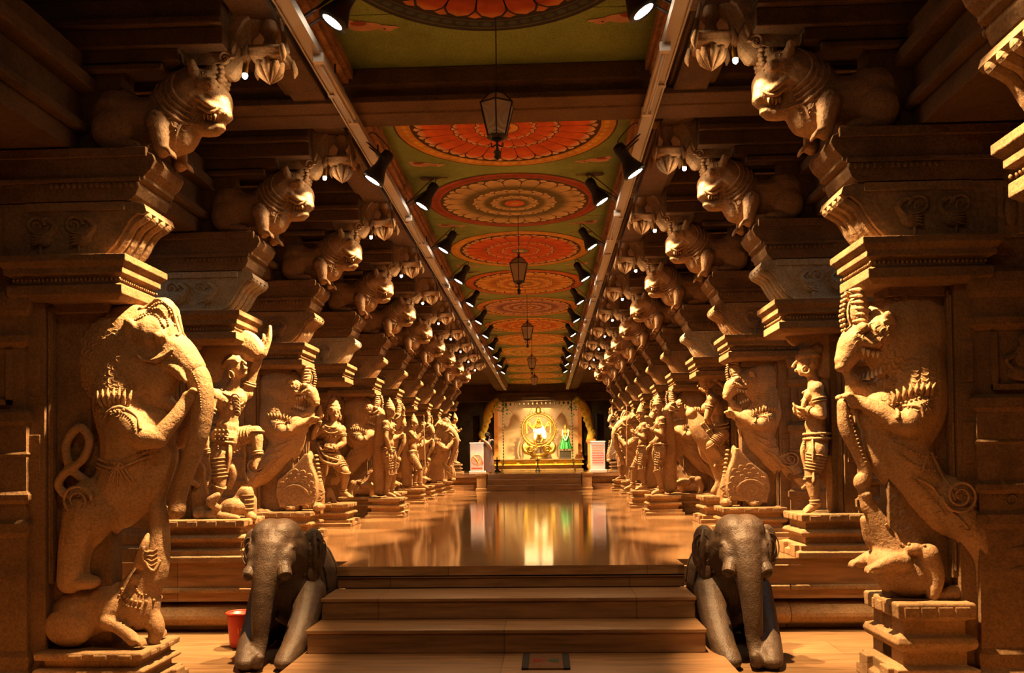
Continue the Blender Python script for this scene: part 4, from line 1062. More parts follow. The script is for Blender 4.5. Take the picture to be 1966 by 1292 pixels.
FARP = [dict(line=(.22, .11, .03), ring=(.66, .36, .07), ring2=GD, bead=(.7, .45, .12), base=(.42, .26, .07), mid=(.68, .45, .12), tip=(.78, .58, .2), core=OR, core2=GD, n=20),
        dict(line=(.22, .10, .03), ring=(.62, .25, .05), ring2=GD, bead=(.7, .4, .1), base=(.60, .25, .05), mid=(.72, .40, .09), tip=(.80, .55, .18), core=GD, core2=OR, n=20)]
for i in range(14):
    cy = 6.05 if i == 0 else 9.45+2.79*(i-1)
    p = PALS[i] if i < 4 else PALS[4+(i-4) % 3] if i < 7 else FARP[i % 2]
    nm = {0: 'dark red lotus medallion with black rim, nearest on the ceiling, cut by the top edge', 1: 'orange red lotus medallion with gold beaded rim just beyond the cross beam', 2: 'cream lotus medallion with dark red rim and orange heart', 3: 'red lotus medallion with gold rim, above the second lantern'}.get(i)
    if not nm: nm = '%s lotus medallion, %s from the front along the ceiling' % (['ochre', 'dusky pink', 'golden red'][(i-4) % 3], (ORD+['thirteenth', 'fourteenth'])[i+1])
    if cy+1.3 < Y_END: medallion(cy, 1.27, p, nm)

# ------------------------------------------------------------------ lamps, rails, tubes, lanterns
WARM = (1.0, .60, .255)
E_SPOT, E_BULB, E_FILL = 4200, 1.6, 1.0
def rail(side):
    s, rot = SIDES[side]; R = MB()
    R.box(-.06, .06, 0, 37, 0, .05); R.box(-.065, -.05, 0, 37, -.012, .06); R.box(.05, .065, 0, 37, -.012, .06)
    for j in range(18): R.box(-.07, .07, .9+j*2.05, .96+j*2.05, -.016, .064)
    o = R.build('lighting_rail', M['rail']); o.location = (XC+s*1.46, 2.5, 4.365)
    tag(o, 'long grey conduit rail carrying lamps along the %s edge of the ceiling' % side, 'rail')
    for j in range(19):
        h = MB(); h.tube([(0, 0, 0), (0, 0, .22)], .008, 6, round_=False); c = h.build('hanger', M['iron'], o); c.location = (0, 1.1+j*1.95, .05)
rail('left'); rail('right')
def spot_meshes(low):
    lx, lz = (1.62, 3.98) if low else (1.80, 4.42)
    a = unit(V3(-.52, -.03, -.85)); L = V3(lx, 0, lz)
    Cn = MB(); b = L-a*.02
    pts = [L-a*t for t in (0, .03, .10, .16, .22, .30, .345, .36)]
    Cn.ring(pts, [.122, .12, .09, .066, .062, .068, .056, .02], 18)
    h = MB(); e = L-a*.26; rl = V3(1.54, 0, 4.39)
    for y in (-.07, .07):
        h.tube([V3(e[0], y, e[2]), V3(rl[0], y*1.0, rl[2]+.01)], .009, 6, round_=False)
        h.tube([V3(e[0], y, e[2]), V3(e[0], y*.9, e[2])-V3(0, y*.2, .03)], .013, 6)
    h.tube([V3(rl[0]-.04, -.1, rl[2]), V3(rl[0]-.04, .1, rl[2])], .010, 6, round_=False)
    w = MB(); w.tube([L-a*.35, L-a*.40+V3(-.05, 0, .03), V3(1.62, .03, 4.5), V3(1.54, .02, 4.41)], .006, 6, 24)
    ln = MB(); ln.lathe([(.110, 0), (.106, .006), (.06, .016), (.0, .02)], L+a*.001-a*.012, 24, axis=a)
    return Cn.mesh('can', M['black'], True), h.mesh('mounting_arm', M['iron']), w.mesh('cable', M['wire']), ln.mesh('lens', M['lens'], True), L, a
SPM = {lo: spot_meshes(lo) for lo in (False, True)}
for sd in ('left', 'right'):
    s, rot = SIDES[sd]
    for k in range(0, 13):
        low = (k == 2); cn, ar, cb, ln, L, a = SPM[low]
        y = zk(k)-.12
        lab = 'black can spotlight on the %s rail, %s from the front' % (sd, (ORD+['thirteenth'])[k+1]) if k else 'black can spotlight on the %s rail behind the viewer' % sd
        if k == 2: lab = 'black can spotlight hanging low under the cross beam on the %s rail' % sd
        R = thing('spotlight', (XC+s*3, y, 0), rot, lab, 'spotlight', 'spotlights on the two ceiling rails')
        link('can', cn, R); link('mounting_arm', ar, R); link('cable', cb, R); link('lens', ln, R)
        li = bpy.data.lights.new('spot_beam', 'SPOT'); li.energy = E_SPOT; li.color = WARM; li.spot_size = math.radians(47); li.spot_blend = .45; li.shadow_soft_size = .05
        lo = bpy.data.objects.new('spot_beam', li); COL.objects.link(lo); lo.parent = R
        lo.location = L+a*.05; d = unit(V3(-.40, .0, -.90)); lo.rotation_euler = Vector(d).to_track_quat('-Z', 'Y').to_euler()
# spill of the same lamps: the wide soft edge of each beam
for R in [o for o in bpy.data.objects if o.type == 'EMPTY' and o.name.split('.')[0] == 'spotlight']:
    li = bpy.data.lights.new('beam_spill', 'SPOT'); li.energy = 72; li.color = WARM; li.spot_size = math.radians(150); li.spot_blend = .8; li.shadow_soft_size = .08
    lo = bpy.data.objects.new('beam_spill', li); COL.objects.link(lo); lo.parent = R; lo.location = (1.76, 0, 4.34) if abs(R.location.y-zk(2)+.12) > .01 else (1.58, 0, 3.90)
bl = MB(); bl.ell((1.115, 0, 4.02), (.022, .022, .028), n=12, k=8); BULBM = bl.mesh('glass_bulb', M['bulb'], True)
bl = MB(); bl.tube([(1.115, 0, 4.04), (1.12, 0, 4.09), (1.12, 0, 4.12)], [.022, .022, .018], 10); bl.tube([(1.12, 0, 4.12), (1.08, 0, 4.24), (1.04, 0, 4.30)], .007, 6); HOLD = bl.mesh('lamp_holder', M['brass'], True)
for sd in ('left', 'right'):
    s, rot = SIDES[sd]
    for k in range(0, 12):
        R = thing('bare_bulb', (XC+s*3, zk(k)-.13, .57 if k > 10 else 0), rot, 'small bare bulb by the bracket lion of the %s pillar in the %s row' % (ORD[k+1], sd), 'bulb', 'bare bulbs by the bracket lions')
        link('glass_bulb', BULBM, R); link('lamp_holder', HOLD, R)
        li = bpy.data.lights.new('bulb_glow', 'POINT'); li.energy = E_BULB; li.color = (1, .62, .30); li.shadow_soft_size = .025
        lo = bpy.data.objects.new('bulb_glow', li); COL.objects.link(lo); lo.parent = R; lo.location = (1.12, 0, 3.975)
        li = bpy.data.lights.new('bulb_beam', 'SPOT'); li.energy = 75; li.color = (1, .66, .34); li.shadow_soft_size = .02; li.spot_size = math.radians(58); li.spot_blend = .6
        lo = bpy.data.objects.new('bulb_beam', li); COL.objects.link(lo); lo.parent = R; lo.location = (1.11, 0, 3.985); lo.rotation_euler = Vector((-.155, 0, -.21)).to_track_quat('-Z', 'Y').to_euler()
t = MB(); t.box(-.035, .035, 0, 1.3, 0, .045); t.box(-.045, .045, 0, .05, -.03, .05); t.box(-.045, .045, 1.25, 1.3, -.03, .05); BAT = bev(t.mesh('batten', M['batten']), .005)
t = MB(); t.ring([(0, .05, -.018), (0, 1.25, -.018)], [.014, .014], 12); TUB = t.mesh('glass_tube', M['tube'], True)
for sd in ('left', 'right'):
    s, rot = SIDES[sd]
    for j, y in enumerate((6.75, 11.3, 15.75, 20.2, 24.7)):
        R = thing('tube_light', (XC+s*1.415, y, 4.323), 0, 'unlit fluorescent tube batten on the %s rail, %s from the front' % (sd, ORD[j+1]), 'light', 'unlit tube lights on the rails')
        link('batten', BAT, R); link('glass_tube', TUB, R)
def lantern_meshes():
    n = 6; z0, z1, z2 = -.17, .10, .19; r0, r1, r2 = .085, .155, .07
    P = MB(); Fm = MB(); ang = [2*PI*(i+.5)/n for i in range(n)]
    c = lambda r, a, z: V3(r*math.cos(a), r*math.sin(a), z)
    for i in range(n):
        a, b = ang[i], ang[(i+1) % n]
        P.add([c(r0, a, z0), c(r0, b, z0), c(r1, b, z1), c(r1, a, z1)], [(0, 1, 2, 3)]); P.add([c(r1, a, z1), c(r1, b, z1), c(r2, b, z2), c(r2, a, z2)], [(0, 1, 2, 3)])
        Fm.tube([c(r0, a, z0), c(r1, a, z1), c(r2, a, z2)], .007, 6, 3, round_=False)
        for r, z in ((r0, z0), (r1, z1), (r2, z2)): Fm.tube([c(r, a, z), c(r, b, z)], .007, 6, round_=False)
    Fm.lathe([(.075, .188), (.06, .2), (.02, .215), (.012, .26)], n=12); Fm.lathe([(.06, -.19), (.09, -.175), (.085, -.165)], n=12)
    Fn = MB(); Fn.lathe([(.004, -.37), (.03, -.345), (.02, -.32), (.034, -.30), (.012, -.275), (.01, -.215), (.05, -.19)], n=12)
    for q in (-1, 1): Fn.tube([(q*.012, 0, -.24), (q*.045, 0, -.255), (q*.05, 0, -.225)], .006, 6, 12)
    me = P.mesh('glass_panes', M['pane'])
    return me, Fm.mesh('frame', M['iron']), Fn.mesh('finial', M['iron'], True)
LM = lantern_meshes()
for j, y in enumerate((7.1, 12.9, 19.0, 25.0, 30.6)):
    R = thing('hanging_lantern', (XC+.03, y, 3.94), 0, '%s hexagonal glass lantern hanging on a cord, counted from the front' % ORD[j+1].capitalize(), 'lantern', 'hexagonal lanterns down the nave')
    for nm, me in zip(('glass_panes', 'frame', 'finial'), LM): link(nm, me, R)
    w = MB(); w.tube([(0, 0, .25), (0, 0, H-3.94)], .006, 6, round_=False); w.torus((0, 0, .27), .02, .005, (0, 1, 0), 12, 6); w.build('cord', M['wire'], R)

# ------------------------------------------------------------------ things by the steps
for v, (x, lab) in enumerate(((-2.36, 'kneeling stone elephant with broken tusks at the left end of the steps'), (1.65, 'kneeling stone elephant with polished dark head at the right end of the steps'))):
    R = thing('stone_elephant', (x, 7.56, G), 0, lab, 'elephant statue'); link('elephant_body', guardian_elephant(v), R)
    t = -.03 if v == 0 else .02
    for e in (-1, 1):
        tk = MB(); d = unit(V3(e*.05, -.12, -.15)); p = V3(t+e*.142, -.445, .825); tk.ring([p, p+d*.05, p+d*.075], [.056, .06, .058], 16)
        tk.ell(p+d*.075, (.04, .012, .04)); tk.build('tusk_stub', M['elephant'], R, smooth=False, bevel=.006)
        S = Sculpt(); rot = Matrix.Rotation(e*.35, 3, 'Z')
        S.ell((t+e*.275, -.03, 1.0), (.10, .045, .14), rot); S.ell((t+e*.29, -.02, .88), (.095, .04, .16), rot); S.ell((t+e*.265, -.04, .74), (.06, .035, .10), rot)
        S.fuse(.011, 2)
        for q in (.05, .085): S.torus((t+e*.30, -.065, .93), q, .006, V3(e*.3, -.95, 0), 20, 5, sy=1.5)
        S.build('ear', M['elephant'], R, smooth=True)
R = thing('bucket', (-2.90, 7.85, G), 0, 'red plastic bucket on the paving behind the left elephant', 'bucket')
b = MB(); b.lathe([(.0, .012), (.095, .012), (.10, 0), (.104, .02), (.128, .30), (.128, .318), (.122, .318), (.10, .03), (.0, .025)], n=32); b.build('body', M['red'], R, smooth=True)
b = MB(); b.torus((0, 0, .322), .132, .010, (0, 0, 1), 32, 8); b.build('rim', M['red'], R, smooth=True)
def text_mesh(s, size):
    cu = bpy.data.curves.new('t', 'FONT'); cu.body = s; cu.size = size; cu.extrude = .001; cu.align_x = 'CENTER'
    o = bpy.data.objects.new('t', cu); COL.objects.link(o); dg = bpy.context.evaluated_depsgraph_get(); dg.update()
    me = bpy.data.meshes.new_from_object(o.evaluated_get(dg)); bpy.data.objects.remove(o); bpy.data.curves.remove(cu); return me
tm = text_mesh('18', .075); tm.materials.clear(); tm.materials.append(M['orangetxt'])
for v in tm.vertices:
    z = .145+v.co.y; rr = .104+(.128-.104)*(z-.02)/.28+.0015+v.co.z; a = -PI/2+.28+v.co.x/.115; v.co = (rr*math.cos(a), rr*math.sin(a), z)
tm.name = 'printed_number'; link('printed_number', tm, R)
R = thing('doormat', (-.02, 6.70, -.60), 0, 'worn woven doormat with dark ends on the lowest step', 'mat')
b = MB(); b.box(-.145, .145, -.24, .24, 0, .014); b.build('woven_field', M['mat'], R, bevel=.004)
for x in (-.16, .16):
    b = MB(); b.box(x-.028, x+.028, -.245, .245, 0, .017); b.build('dark_end', M['matdark'], R, bevel=.005)
for x, mn, nm in ((-.09, 'matred', 'red_triangle'), (.09, 'matgreen', 'green_triangle')):
    b = MB(); e = 1 if x > 0 else -1; b.add([(0, 0, .0155), (e*.10, -.08, .0155), (e*.10, .08, .0155)], [(0, 1, 2) if e > 0 else (0, 2, 1)]); b.build(nm, M[mn], R)
# ------------------------------------------------------------------ far platform and shrine
def Wd(px, py, Z): return V3((px-1048)*Z/FPX, Z, 1-(py-885)*Z/FPX)
P_ = MB(); P_.box(-8, 8, 29.3, Y_END, 0, .57)
T = MB()
for z0, z1, d in ((0, .12, .10), (.12, .2, .03), (.2, .34, -.12), (.34, .46, .05), (.46, .57, .10)):
    T.box(-8, -2.3, 29.3-.1-d, 29.6, z0, z1); T.box(1.45, 8, 29.3-.1-d, 29.6, z0, z1)
P_.join(T); o = struct('floor_far', P_, M['floor']); o.name = 'floor_platform'
St2 = thing('platform_steps', (XC, 29.0, 0), 0, 'low stone steps up to the far platform between two square end blocks', 'steps')
for i, (y0, z1) in enumerate(((28.62, .19), (28.85, .38), (29.08, .565))):
    S = MB(); S.box(-1.62, 1.62, y0-29, .3, z1-.19, z1); S.build('step', M['step'], St2, bevel=.01)
for e in (-1, 1):
    S = MB(); S.molded(e*1.8-.16, e*1.8+.16, -.45, .3, [(.03, 0), (.03, .08), (0, .1), (0, .5), (.03, .53), (.03, .6)]); S.build('end_block', M['stone'], St2, bevel=.01)
D = thing('shrine_dais', (XC, 39.5, .57), 0, 'raised dais with a gold front below the bronze dancer', 'platform')
S = MB(); S.molded(-2.05, 2.05, -1.4, 3.4, [(.06, 0), (.06, .06), (0, .08), (0, .24)]); S.build('base', M['stone'], D, bevel=.01)
S = MB(); S.box(-2.12, 2.12, -1.5, 3.4, .24, .30); S.box(-2.06, 2.06, -1.46, 3.4, .30, .46)
for i in range(5): S.lathe([(.0, 0), (.09, .004), (.10, .02), (.05, .035), (0, .04)], (-1.7+i*.85, -1.46, .38), 16, axis=V3(0, -1, 0))
S.build('gold_front', M['goldcloth'], D, bevel=.008)
S = MB(); S.box(-2.15, 2.15, -1.55, 3.4, .46, .52); S.build('top_slab', M['step'], D, bevel=.01)
DT = 1.09
S = MB(); S.box(-2.47, 1.70, 42.55, 42.7, DT, 4.05); o = S.build('backdrop', M['cream']); tag(o, 'pale cream plaster backdrop behind the bronze dancer', 'backdrop')
for x, sd in ((-2.50, 'left'), (1.73, 'right')):
    S = MB(); S.box(x-.10, x+.10, 42.3, 42.8, DT, 4.05); S.molded(x-.10, x+.10, 42.3, 42.8, [(.05, DT), (.05, DT+.2), (0, DT+.22)]); o = S.build('orange_pilaster', M['orange'], bevel=.01)
    tag(o, 'narrow orange pilaster framing the backdrop on the %s' % sd, 'pilaster')
S = MB(); S.box(-4.4, 3.6, 41.3, 41.75, 3.98, 4.28); S.box(-4.4, 3.6, 41.22, 41.8, 4.28, 4.38); S.box(-4.4, 3.6, 41.3, 41.75, 4.38, 4.79); struct('trim_9', S, M['beam'], bevel=.01)
for n_, (px0, px1) in enumerate(((929, 950), (1118, 1140))):
    a, b = Wd(px0, 800, 42.6), Wd(px1, 800, 42.6)
    S = MB(); S.box(a[0]-.1, b[0]+.1, 42.7, 42.95, .57, 3.3); S.box(a[0]-.2, a[0]-.1, 42.6, 42.95, .57, 3.4); S.box(b[0]+.1, b[0]+.2, 42.6, 42.95, .57, 3.4)
    for q in range(4): S.box(a[0]-.05, b[0]+.05, 42.66, 42.72, .8+q*.62, 1.25+q*.62)
    struct('door_%d' % (n_+1), S, M['dark'], bevel=.01)
# yellow scrolled brackets at both sides of the stage
for e, nm in ((-1, 'left'), (1, 'right')):
    R = thing('yellow_arch_bracket', (XC+e*2.25, 40.9, .57), 0 if e < 0 else PI, 'yellow ornamental bracket column at the %s of the shrine' % nm, 'bracket')
    S = Sculpt(); S.tube([(.30, 0, 3.35), (.08, 0, 3.2), (-.16, 0, 2.8), (-.28, 0, 2.3), (-.38, 0, 1.75)], [.16, .2, .2, .17, .13], 12, flat=1.1)
    for i in range(7): S.ell((.26-i*.10, 0, 3.45-i*.26), (.14, .2, .13))
    S.tube([(-.42, 0, 1.75), (-.30, 0, 1.45)], [.22, .17], 10); S.fuse(.022, 2); S.build('scroll', M['goldcloth'], R, smooth=True)
    S = MB(); S.molded(-.52, -.2, -.2, .2, [(.04, 0), (.04, .2), (0, .25), (0, 1.25), (.05, 1.32), (.08, 1.42), (.02, 1.48)]); S.build('post', M['orange'], R, bevel=.012)
    L = MB()
    for i in range(70):
        c = V3(.5, -.3, 3.1)+RNG.normal(0, 1, 3)*V3(.20, .1, .20); d = unit(RNG.normal(0, 1, 3)); u, w, _ = frame(d); l = .13
        L.add([c, c+u*.045+d*l*.5, c+d*l, c-u*.045+d*l*.5+w*.02], [(0, 1, 2, 3)])
    R2 = L.build('leaf_bunch', M['leaf']); R2.location = R.location; R2.rotation_euler = (0, 0, 0) if e < 0 else (0, 0, 0)
    if e > 0: R2.scale = (-1, 1, 1)
    tag(R2, 'bunch of green leaves tied at the upper %s corner of the shrine' % nm, 'leaves', kind='stuff')
# garland chains
for px, nm in ((967, 'left'), (1098, 'right')):
    a, b = Wd(px, 768, 38.0), Wd(px+(2 if px > 1000 else 0), 897, 37.95); S = MB()
    S.tube([a, b], .012, 6, round_=False)
    for i in range(22):
        p = a+(b-a)*(i+.5)/22; S.ell(p, (.035, .035, .05), n=8, k=6)
    o = S.build('bead_chain', M['dark'], smooth=True); tag(o, 'dark beaded chain hanging on the %s before the shrine' % nm, 'chain', 'two long bead chains')
a, b = Wd(967, 769, 38.0), Wd(1098, 767, 38.0); S = MB(); S.tube([a, (a+b)/2-V3(0, 0, .02), b], .014, 6)
for i in range(15):
    p = a+(b-a)*(i+.7)/15.4; S.tube([p, p-V3(0, 0, .12)], .009, 5, round_=False); S.ell(p-V3(0, 0, .16), (.045, .045, .06), n=8, k=6)
o = S.build('bead_fringe', M['dark'], smooth=True); tag(o, 'fringe of small dark pendants strung across the shrine opening', 'fringe')
for e in (-1, 1):
    S = MB(); S.tube([(XC+e*.15, 42.545, 3.95), (XC+e*.75, 42.545, 3.0), (XC+e*1.6, 42.545, 3.95)], .012, 6, 30); o = S.build('wall_wire', M['orange']); tag(o, 'thin wire looped on the backdrop to the %s of the bronze' % ('left' if e < 0 else 'right'), 'wire')
# bronze dancer in a ring of flames
cx, cz, cy = -.33, 2.50, 40.4
N = thing('bronze_dancer', (cx, cy, DT), 0, 'gilt bronze dancing deity inside a ring of flames on a lotus base', 'statue')
o3 = lambda x, z, y=0: V3(x, y, z+cz-DT)
S = MB(); S.torus(o3(0, 0), .80, .055, (0, 1, 0), 56, 10); S.torus(o3(0, 0), .68, .03, (0, 1, 0), 56, 8)
for i in range(40):
    a = 2*PI*i/40
    if abs(a-1.5*PI) < .5: continue
    u = V3(math.cos(a), 0, math.sin(a)); S.tube([o3(0, 0)+u*.83, o3(0, 0)+u*.88, o3(0, 0)+u*.93], [.03, .028, .006], 6)
S.lathe([(.12, .80), (.14, .86), (.11, .93), (.13, 1.0), (.1, 1.08), (.02, 1.16)], o3(0, 0)-V3(0, 0, 0), 12); S.build('flame_ring', M['brass'], N, smooth=True)
S = MB(); S.lathe([(.42, 0), (.45, .05), (.36, .10), (.40, .16), (.46, .22), (.40, .27), (.30, .30)], n=28); S.build('lotus_base', M['brass'], N, smooth=True)
S = Sculpt()
for e in (-1, 1): S.ell((e*.62, 0, .52), (.18, .1, .26)); S.tube([(e*.4, 0, .3), (e*.66, 0, .40), (e*.74, 0, .66), (e*.6, 0, .80)], [.1, .12, .09, .05], 10); S.ell((e*.36, -.06, .50), (.16, .12, .2))
S.fuse(.02, 2)
for e in (-1, 1): S.spiral((e*.42, .5), .16, 1.8, .03, -.18, sgn=e)
S.build('makara_supports', M['brass'], N, smooth=True)
J = dict(pelvis=o3(-.02, -.16), chest=o3(0, .14), neck=o3(0, .30), head=o3(0, .40), shL=o3(-.17, .24), elL=o3(-.36, .12), haL=o3(-.55, .30), shR=o3(.17, .24), elR=o3(.36, .12), haR=o3(.55, .30),
         hipL=o3(-.09, -.22), knL=o3(-.18, -.52, -.12), anL=o3(-.08, -.86), toL=o3(-.10, -.92, -.16), hipR=o3(.07, -.22), knR=o3(.22, -.42, -.2), anR=o3(.10, -.60, -.26), toR=o3(.16, -.66, -.34))
def exn(S):
    for e in (-1, 1): S.tube([o3(e*.15, .22), o3(e*.3, .0, -.1), o3(e*.12, .02, -.22)], [.05, .045, .03], 8)
S = human(J, V3(0, -1, 0), 'tall', .92, extra=exn, voxel=.013); S.build('figure', M['gold'], N, smooth=True)
S = Sculpt(); S.tube([o3(-.22, -.02, -.12), o3(0, -.10, -.18), o3(.22, .02, -.12)], [.08, .14, .09], 10, flat=1.2); S.ell(o3(0, -.14, -.06), (.24, .16, .14)); S.tube([o3(.2, .16, -.12), o3(.24, -.1, -.14), o3(.26, -.36, -.12)], [.05, .12, .14], 10); S.tube([o3(-.14, -.2, -.14), o3(-.18, -.42, -.14)], [.1, .07], 8); S.fuse(.016, 2)
S.build('white_cloth', M['cloth'], N, smooth=True)
S = MB(); S.tube([o3(-.56, -.15, -.1), o3(-.57, .26, -.1), o3(-.46, .36, -.12), o3(-.28, .06, -.12), o3(-.16, .30, -.12), o3(0, .56, -.1), o3(.16, .30, -.12), o3(.28, .06, -.12), o3(.46, .36, -.12), o3(.57, .26, -.1), o3(.56, -.15, -.1)], .03, 8, 80)
S.build('flower_garland', M['goldcloth'], N, smooth=True)
# goddess
gx = .95
N = thing('goddess_statue', (gx, 40.2, DT), 0, 'small standing goddess in a green skirt on a dark block, right of the bronze dancer', 'statue')
S = MB(); S.molded(-.26, .26, -.2, .2, [(.02, 0), (.02, .05), (0, .07), (0, .33), (.03, .36), (.03, .40)]); S.build('pedestal', M['dark'], N, bevel=.01)
g = lambda x, z, y=0: V3(x, y, z+.40)
J = dict(pelvis=g(0, .62), chest=g(0, .86), neck=g(0, 1.0), head=g(0, 1.09), shL=g(-.13, .92), elL=g(-.2, .72), haL=g(-.16, .64, -.14), shR=g(.13, .92), elR=g(.21, .74), haR=g(.18, .86, -.14), hdR=V3(0, -.2, 1), hipL=g(-.06, .56), knL=g(-.07, .32, -.03), anL=g(-.07, .07), toL=g(-.08, .02, -.12), hipR=g(.06, .56), knR=g(.07, .32, -.03), anR=g(.07, .07), toR=g(.08, .02, -.12))
S = human(J, V3(0, -1, 0), 'tall', .68, female=True, voxel=.012, skirt=False, drape=False); S.build('figure', M['gold'], N, smooth=True)
S = MB(); ring = []
for i, (r, z) in enumerate(((.13, .72), (.17, .6), (.21, .4), (.27, .2), (.30, .08))):
    ring.append([(r*(1+.10*math.sin(9*t))*math.cos(t)+.02*i*0, r*.7*(1+.10*math.sin(9*t))*math.sin(t), z+.40) for t in np.linspace(0, 2*PI, 73)[:-1]])
v = [p for q in ring for p in q]; f = [(i*72+j, i*72+(j+1) % 72, (i+1)*72+(j+1) % 72, (i+1)*72+j) for i in range(4) for j in range(72)]
S.add(v, [q[::-1] for q in f]); S.build('green_skirt', M['green'], N, smooth=True)
S = MB(); S.tube([g(-.13, .98, -.02), g(-.12, .72, -.16), g(0, .48, -.24), g(.12, .72, -.16), g(.13, .98, -.02)], .022, 8, 40); S.build('flower_garland', M['cloth'], N, smooth=True)
# boards
def board(x0, x1, y, label, side):
    R = thing('display_board', ((x0+x1)/2, y, .57), 0, label, 'board'); w = (x1-x0)/2
    S = MB(); S.box(-w, w, -.10, -.05, .10, 1.10); S.box(-w-.02, w+.02, -.12, -.03, 1.08, 1.12); S.build('panel', M['white'], R, bevel=.012)
    S = MB(); S.box(-w-.03, w+.06, -.30, .2, 0, .10); S.build('foot', M['white'], R, bevel=.012)
    return R, w
R, w = board(-2.72, -2.24, 30.2, 'white display board with an orange wheel drawing, left on the far platform', 'left')
S = MB(); S.torus((0, -.104, .50), .19, .016, (0, 1, 0), 36, 6); S.torus((0, -.104, .50), .06, .014, (0, 1, 0), 24, 6)
for i in range(8):
    a = 2*PI*i/8; S.tube([(.06*math.cos(a), -.104, .5+.06*math.sin(a)), (.19*math.cos(a), -.104, .5+.19*math.sin(a))], .009, 6, round_=False)
S.tube([(-.12, -.105, .62), (0, -.105, .5), (.03, -.105, .36)], [.02, .035, .02], 6)
S.build('printed_wheel', M['orange'], R, smooth=True)
S = MB(); S.box(-.2, .2, -.108, -.1, .16, .22); S.tube([(.18, -.106, .5), (.21, -.106, .4), (.18, -.106, .3)], [.012, .03, .012], 6); S.build('printed_band', M['redtxt'], R)
R, w = board(1.60, 2.12, 30.2, 'white display board with rows of red lettering, right on the far platform', 'right')
for i in range(8):
    S = MB(); z = .96-i*.088; x = -.20
    while x < .17+.03*(i % 2):
        l = RNG.uniform(.03, .09); S.box(x, min(x+l, .21), -.106, -.1, z-.016, z+.016); x += l+.012
    S.build('printed_line', M['redtxt' if i > 2 else 'orange'], R)
# person
px, pz = -2.22, .57
R = thing('person', (px, 32.0, pz), 0, 'person in dark blouse and pale sari standing beside the left display board', 'person')
hgt = 1.55; p = lambda x, y, z: V3(x, y, z*hgt/1.66)
J = dict(pelvis=p(0, 0, .88), chest=p(0, 0, 1.2), neck=p(0, 0, 1.38), head=p(.0, .01, 1.52), shL=p(-.18, 0, 1.31), elL=p(-.23, .03, 1.03), haL=p(-.17, .17, .92), shR=p(.18, 0, 1.31), elR=p(.22, .03, 1.03), haR=p(.2, .14, .84), hipL=p(-.09, 0, .82), knL=p(-.1, .02, .46), anL=p(-.1, -.02, .08), toL=p(-.12, .16, .03), hipR=p(.09, 0, .82), knR=p(.1, .02, .46), anR=p(.1, -.02, .08), toR=p(.12, .16, .03))
def person_body():
    S = Sculpt(); s = .93; J2 = {k: np.asarray(v) for k, v in J.items()}
    S.tube([J2['pelvis'], J2['pelvis']*.5+J2['chest']*.5, J2['chest'], J2['neck'], J2['head']], [.15, .11, .13, .055, .06], 12)
    for e in 'LR':
        S.tube([J2['chest']+V3(0, 0, .06), J2['sh'+e]], [.07, .065], 10); S.tube([J2['sh'+e], J2['el'+e], J2['ha'+e]], [.055, .043, .028], 10); hand(S, J2['ha'+e], unit(J2['ha'+e]-J2['el'+e]), V3(0, 0, 1), .042)
        S.tube([J2['hip'+e], J2['kn'+e], J2['an'+e], J2['to'+e]], [.1, .06, .038, .03], 10)
    head(S, J2['head'], V3(0, 1, 0), (0, 0, 1), .105, None); S.fuse(.011, 2); return S
person_body().build('body', M['skin'], R, smooth=True)
S = Sculpt(); h = J['head']; S.ell(h+V3(0, -.03, .04), (.10, .105, .11)); S.ell(h+V3(0, -.12, -.02), (.07, .06, .075)); S.tube([h+V3(0, -.12, -.05), h+V3(0, -.13, -.25)], [.05, .03], 8); S.fuse(.011, 2); S.build('hair', M['hair'], R, smooth=True)
S = Sculpt(); S.tube([p(0, 0, 1.08), p(0, 0, 1.22), p(0, 0, 1.33)], [.15, .165, .13], 14, flat=.8)
for e in 'LR': S.tube([J['sh'+e], J['sh'+e]*.5+J['el'+e]*.5], [.075, .068], 10)
S.fuse(.012, 2); S.build('blouse', M['blouse'], R, smooth=True)
S = Sculpt(); S.lathe([(.26, .02), (.25, .3), (.21, .6), (.2, .78), (.165, .95), (.15, 1.02)], n=28); S.tube([p(.12, -.1, .95), p(.02, -.16, 1.15), p(-.14, -.1, 1.34), p(-.16, .06, 1.3)], [.07, .08, .07, .05], 10); S.tube([p(-.17, -.1, 1.25), p(-.22, -.12, .9), p(-.24, -.1, .5)], [.07, .09, .10], 10); S.fuse(.014, 2)
for i in range(14):
    a = 2*PI*i/14; S.tube([(.17*math.cos(a), .17*math.sin(a), .9), (.22*math.cos(a), .22*math.sin(a), .5), (.262*math.cos(a), .262*math.sin(a), .04)], .012, 6)
S.build('sari', M['sari'], R, smooth=True)
# lamps standing on the platform
for x, y, sc, lab in ((-1.98, 34.0, .95, 'dark brass oil lamp standing on the platform beside the person'), (-.36, 37.2, .72, 'dark bell shaped lamp stand before the middle of the gold dais')):
    R = thing('oil_lamp', (x, y, .57), 0, lab, 'lamp')
    S = MB(); S.lathe([(.17*sc, 0), (.17*sc, .03), (.12*sc, .06), (.05*sc, .12), (.035*sc, .3), (.06*sc, .33), (.03*sc, .37), (.035*sc, .44)], n=18); S.build('stem', M['iron'], R, smooth=True)
    S = MB(); S.lathe([(.03*sc, .43), (.10*sc, .45), (.15*sc, .49), (.15*sc, .50), (.05*sc, .48)], n=18); S.build('oil_bowl', M['iron'], R, smooth=True)
    S = MB(); S.lathe([(.02*sc, .49), (.035*sc, .52), (.012*sc, .56), (.03*sc, .58), (.002, .64)], n=12); S.build('finial', M['iron'], R, smooth=True)
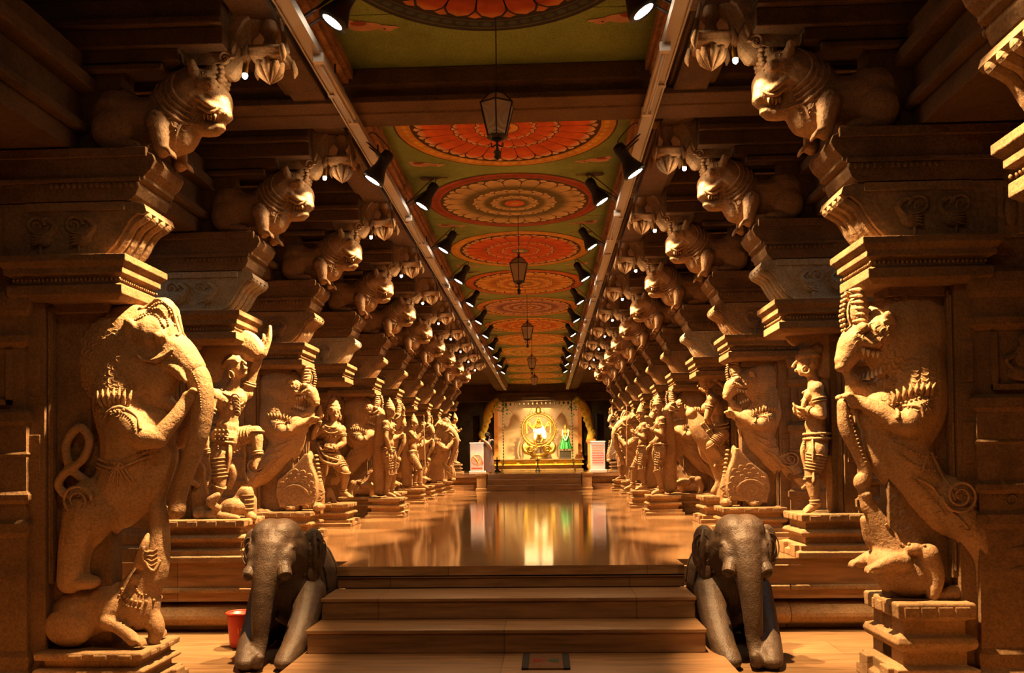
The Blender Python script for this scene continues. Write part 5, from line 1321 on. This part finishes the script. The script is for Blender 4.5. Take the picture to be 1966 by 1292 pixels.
# shrine lights
def light(kind, loc, e, col, size=.1, d=None, ang=90, nm='shrine_light'):
    li = bpy.data.lights.new(nm, kind); li.energy = e; li.color = col
    if kind == 'AREA': li.size = size
    else: li.shadow_soft_size = size
    if kind == 'SPOT': li.spot_size = math.radians(ang); li.spot_blend = .5
    o = bpy.data.objects.new(nm, li); COL.objects.link(o); o.location = loc
    if d is not None: o.rotation_euler = Vector(d).to_track_quat('-Z', 'Y').to_euler()
    return o
for x, e in ((-1.5, 1), (.9, 1)):
    light('SPOT', (x, 38.2, 3.9), 420, (1, .70, .34), .05, (cx-x, 2.2, -1.5), 70)
light('AREA', (XC, 41.95, 3.9), 40, (1, .62, .26), 1.4, (0, -.35, -1))
light('SPOT', (XC, 36.4, 4.3), 3200, (1, .72, .25), .06, (0, 1.9, -3.1), 95)  # added spot without a fitting, brightens the gold front of the dais
for x, y in ((-2.4, 31.3-3.2), (1.8, 31.3-3.2)): light('SPOT', (x*.6, y-1, 4.2), 480, (1, .82, .62), .05, (x*.4, 3.0, -3.1), 40, 'board_lamp')

for e in (-1, 1): light('AREA', (XC+e*5.2, 8.2, 3.4), 22, (.72, .92, .88), 1.0, (0, 0, -1), nm='aisle_cool_fill')  # added bare area lights for a cool glow in the aisles, no fitting
# ------------------------------------------------------------------ world, fill from the open front, camera
w = bpy.data.worlds.new('World'); SC.world = w; w.use_nodes = True
w.node_tree.nodes['Background'].inputs[0].default_value = (.55, .30, .13, 1); w.node_tree.nodes['Background'].inputs[1].default_value = .08

cam = bpy.data.cameras.new('Camera'); co = bpy.data.objects.new('Camera', cam); COL.objects.link(co); SC.camera = co
cam.sensor_fit = 'HORIZONTAL'; cam.sensor_width = 36; cam.lens = FPX/1966*36; cam.clip_end = 200; cam.clip_start = .05
yaw, pitch, roll = math.radians(2.32), math.radians(1.0), math.radians(.7)
Rm = Matrix.Rotation(yaw, 4, 'Z') @ Matrix.Rotation(PI/2+pitch, 4, 'X') @ Matrix.Rotation(-roll, 4, 'Z')
co.matrix_world = Matrix.Translation((0, 0, 1)) @ Rm
d = Rm.to_3x3().inverted() @ Vector((0, 1, 0)); vx, vy = FPX*d.x/-d.z, FPX*d.y/-d.z      # vanishing point of the hall, pixels from the axis
cam.shift_x = -((1048-983)-vx)/1966; cam.shift_y = ((885-646)+vy)/1966
vs = SC.view_settings; vs.view_transform = 'Standard'; vs.look = 'None'; vs.exposure = 0.0; vs.gamma = 1.0; vs.use_curve_mapping = False
SC.cycles.use_denoising = True; SC.cycles.max_bounces = 6; SC.cycles.diffuse_bounces = 4; SC.cycles.caustics_reflective = False; SC.cycles.caustics_refractive = False
SC.cycles.sample_clamp_indirect = 6.0
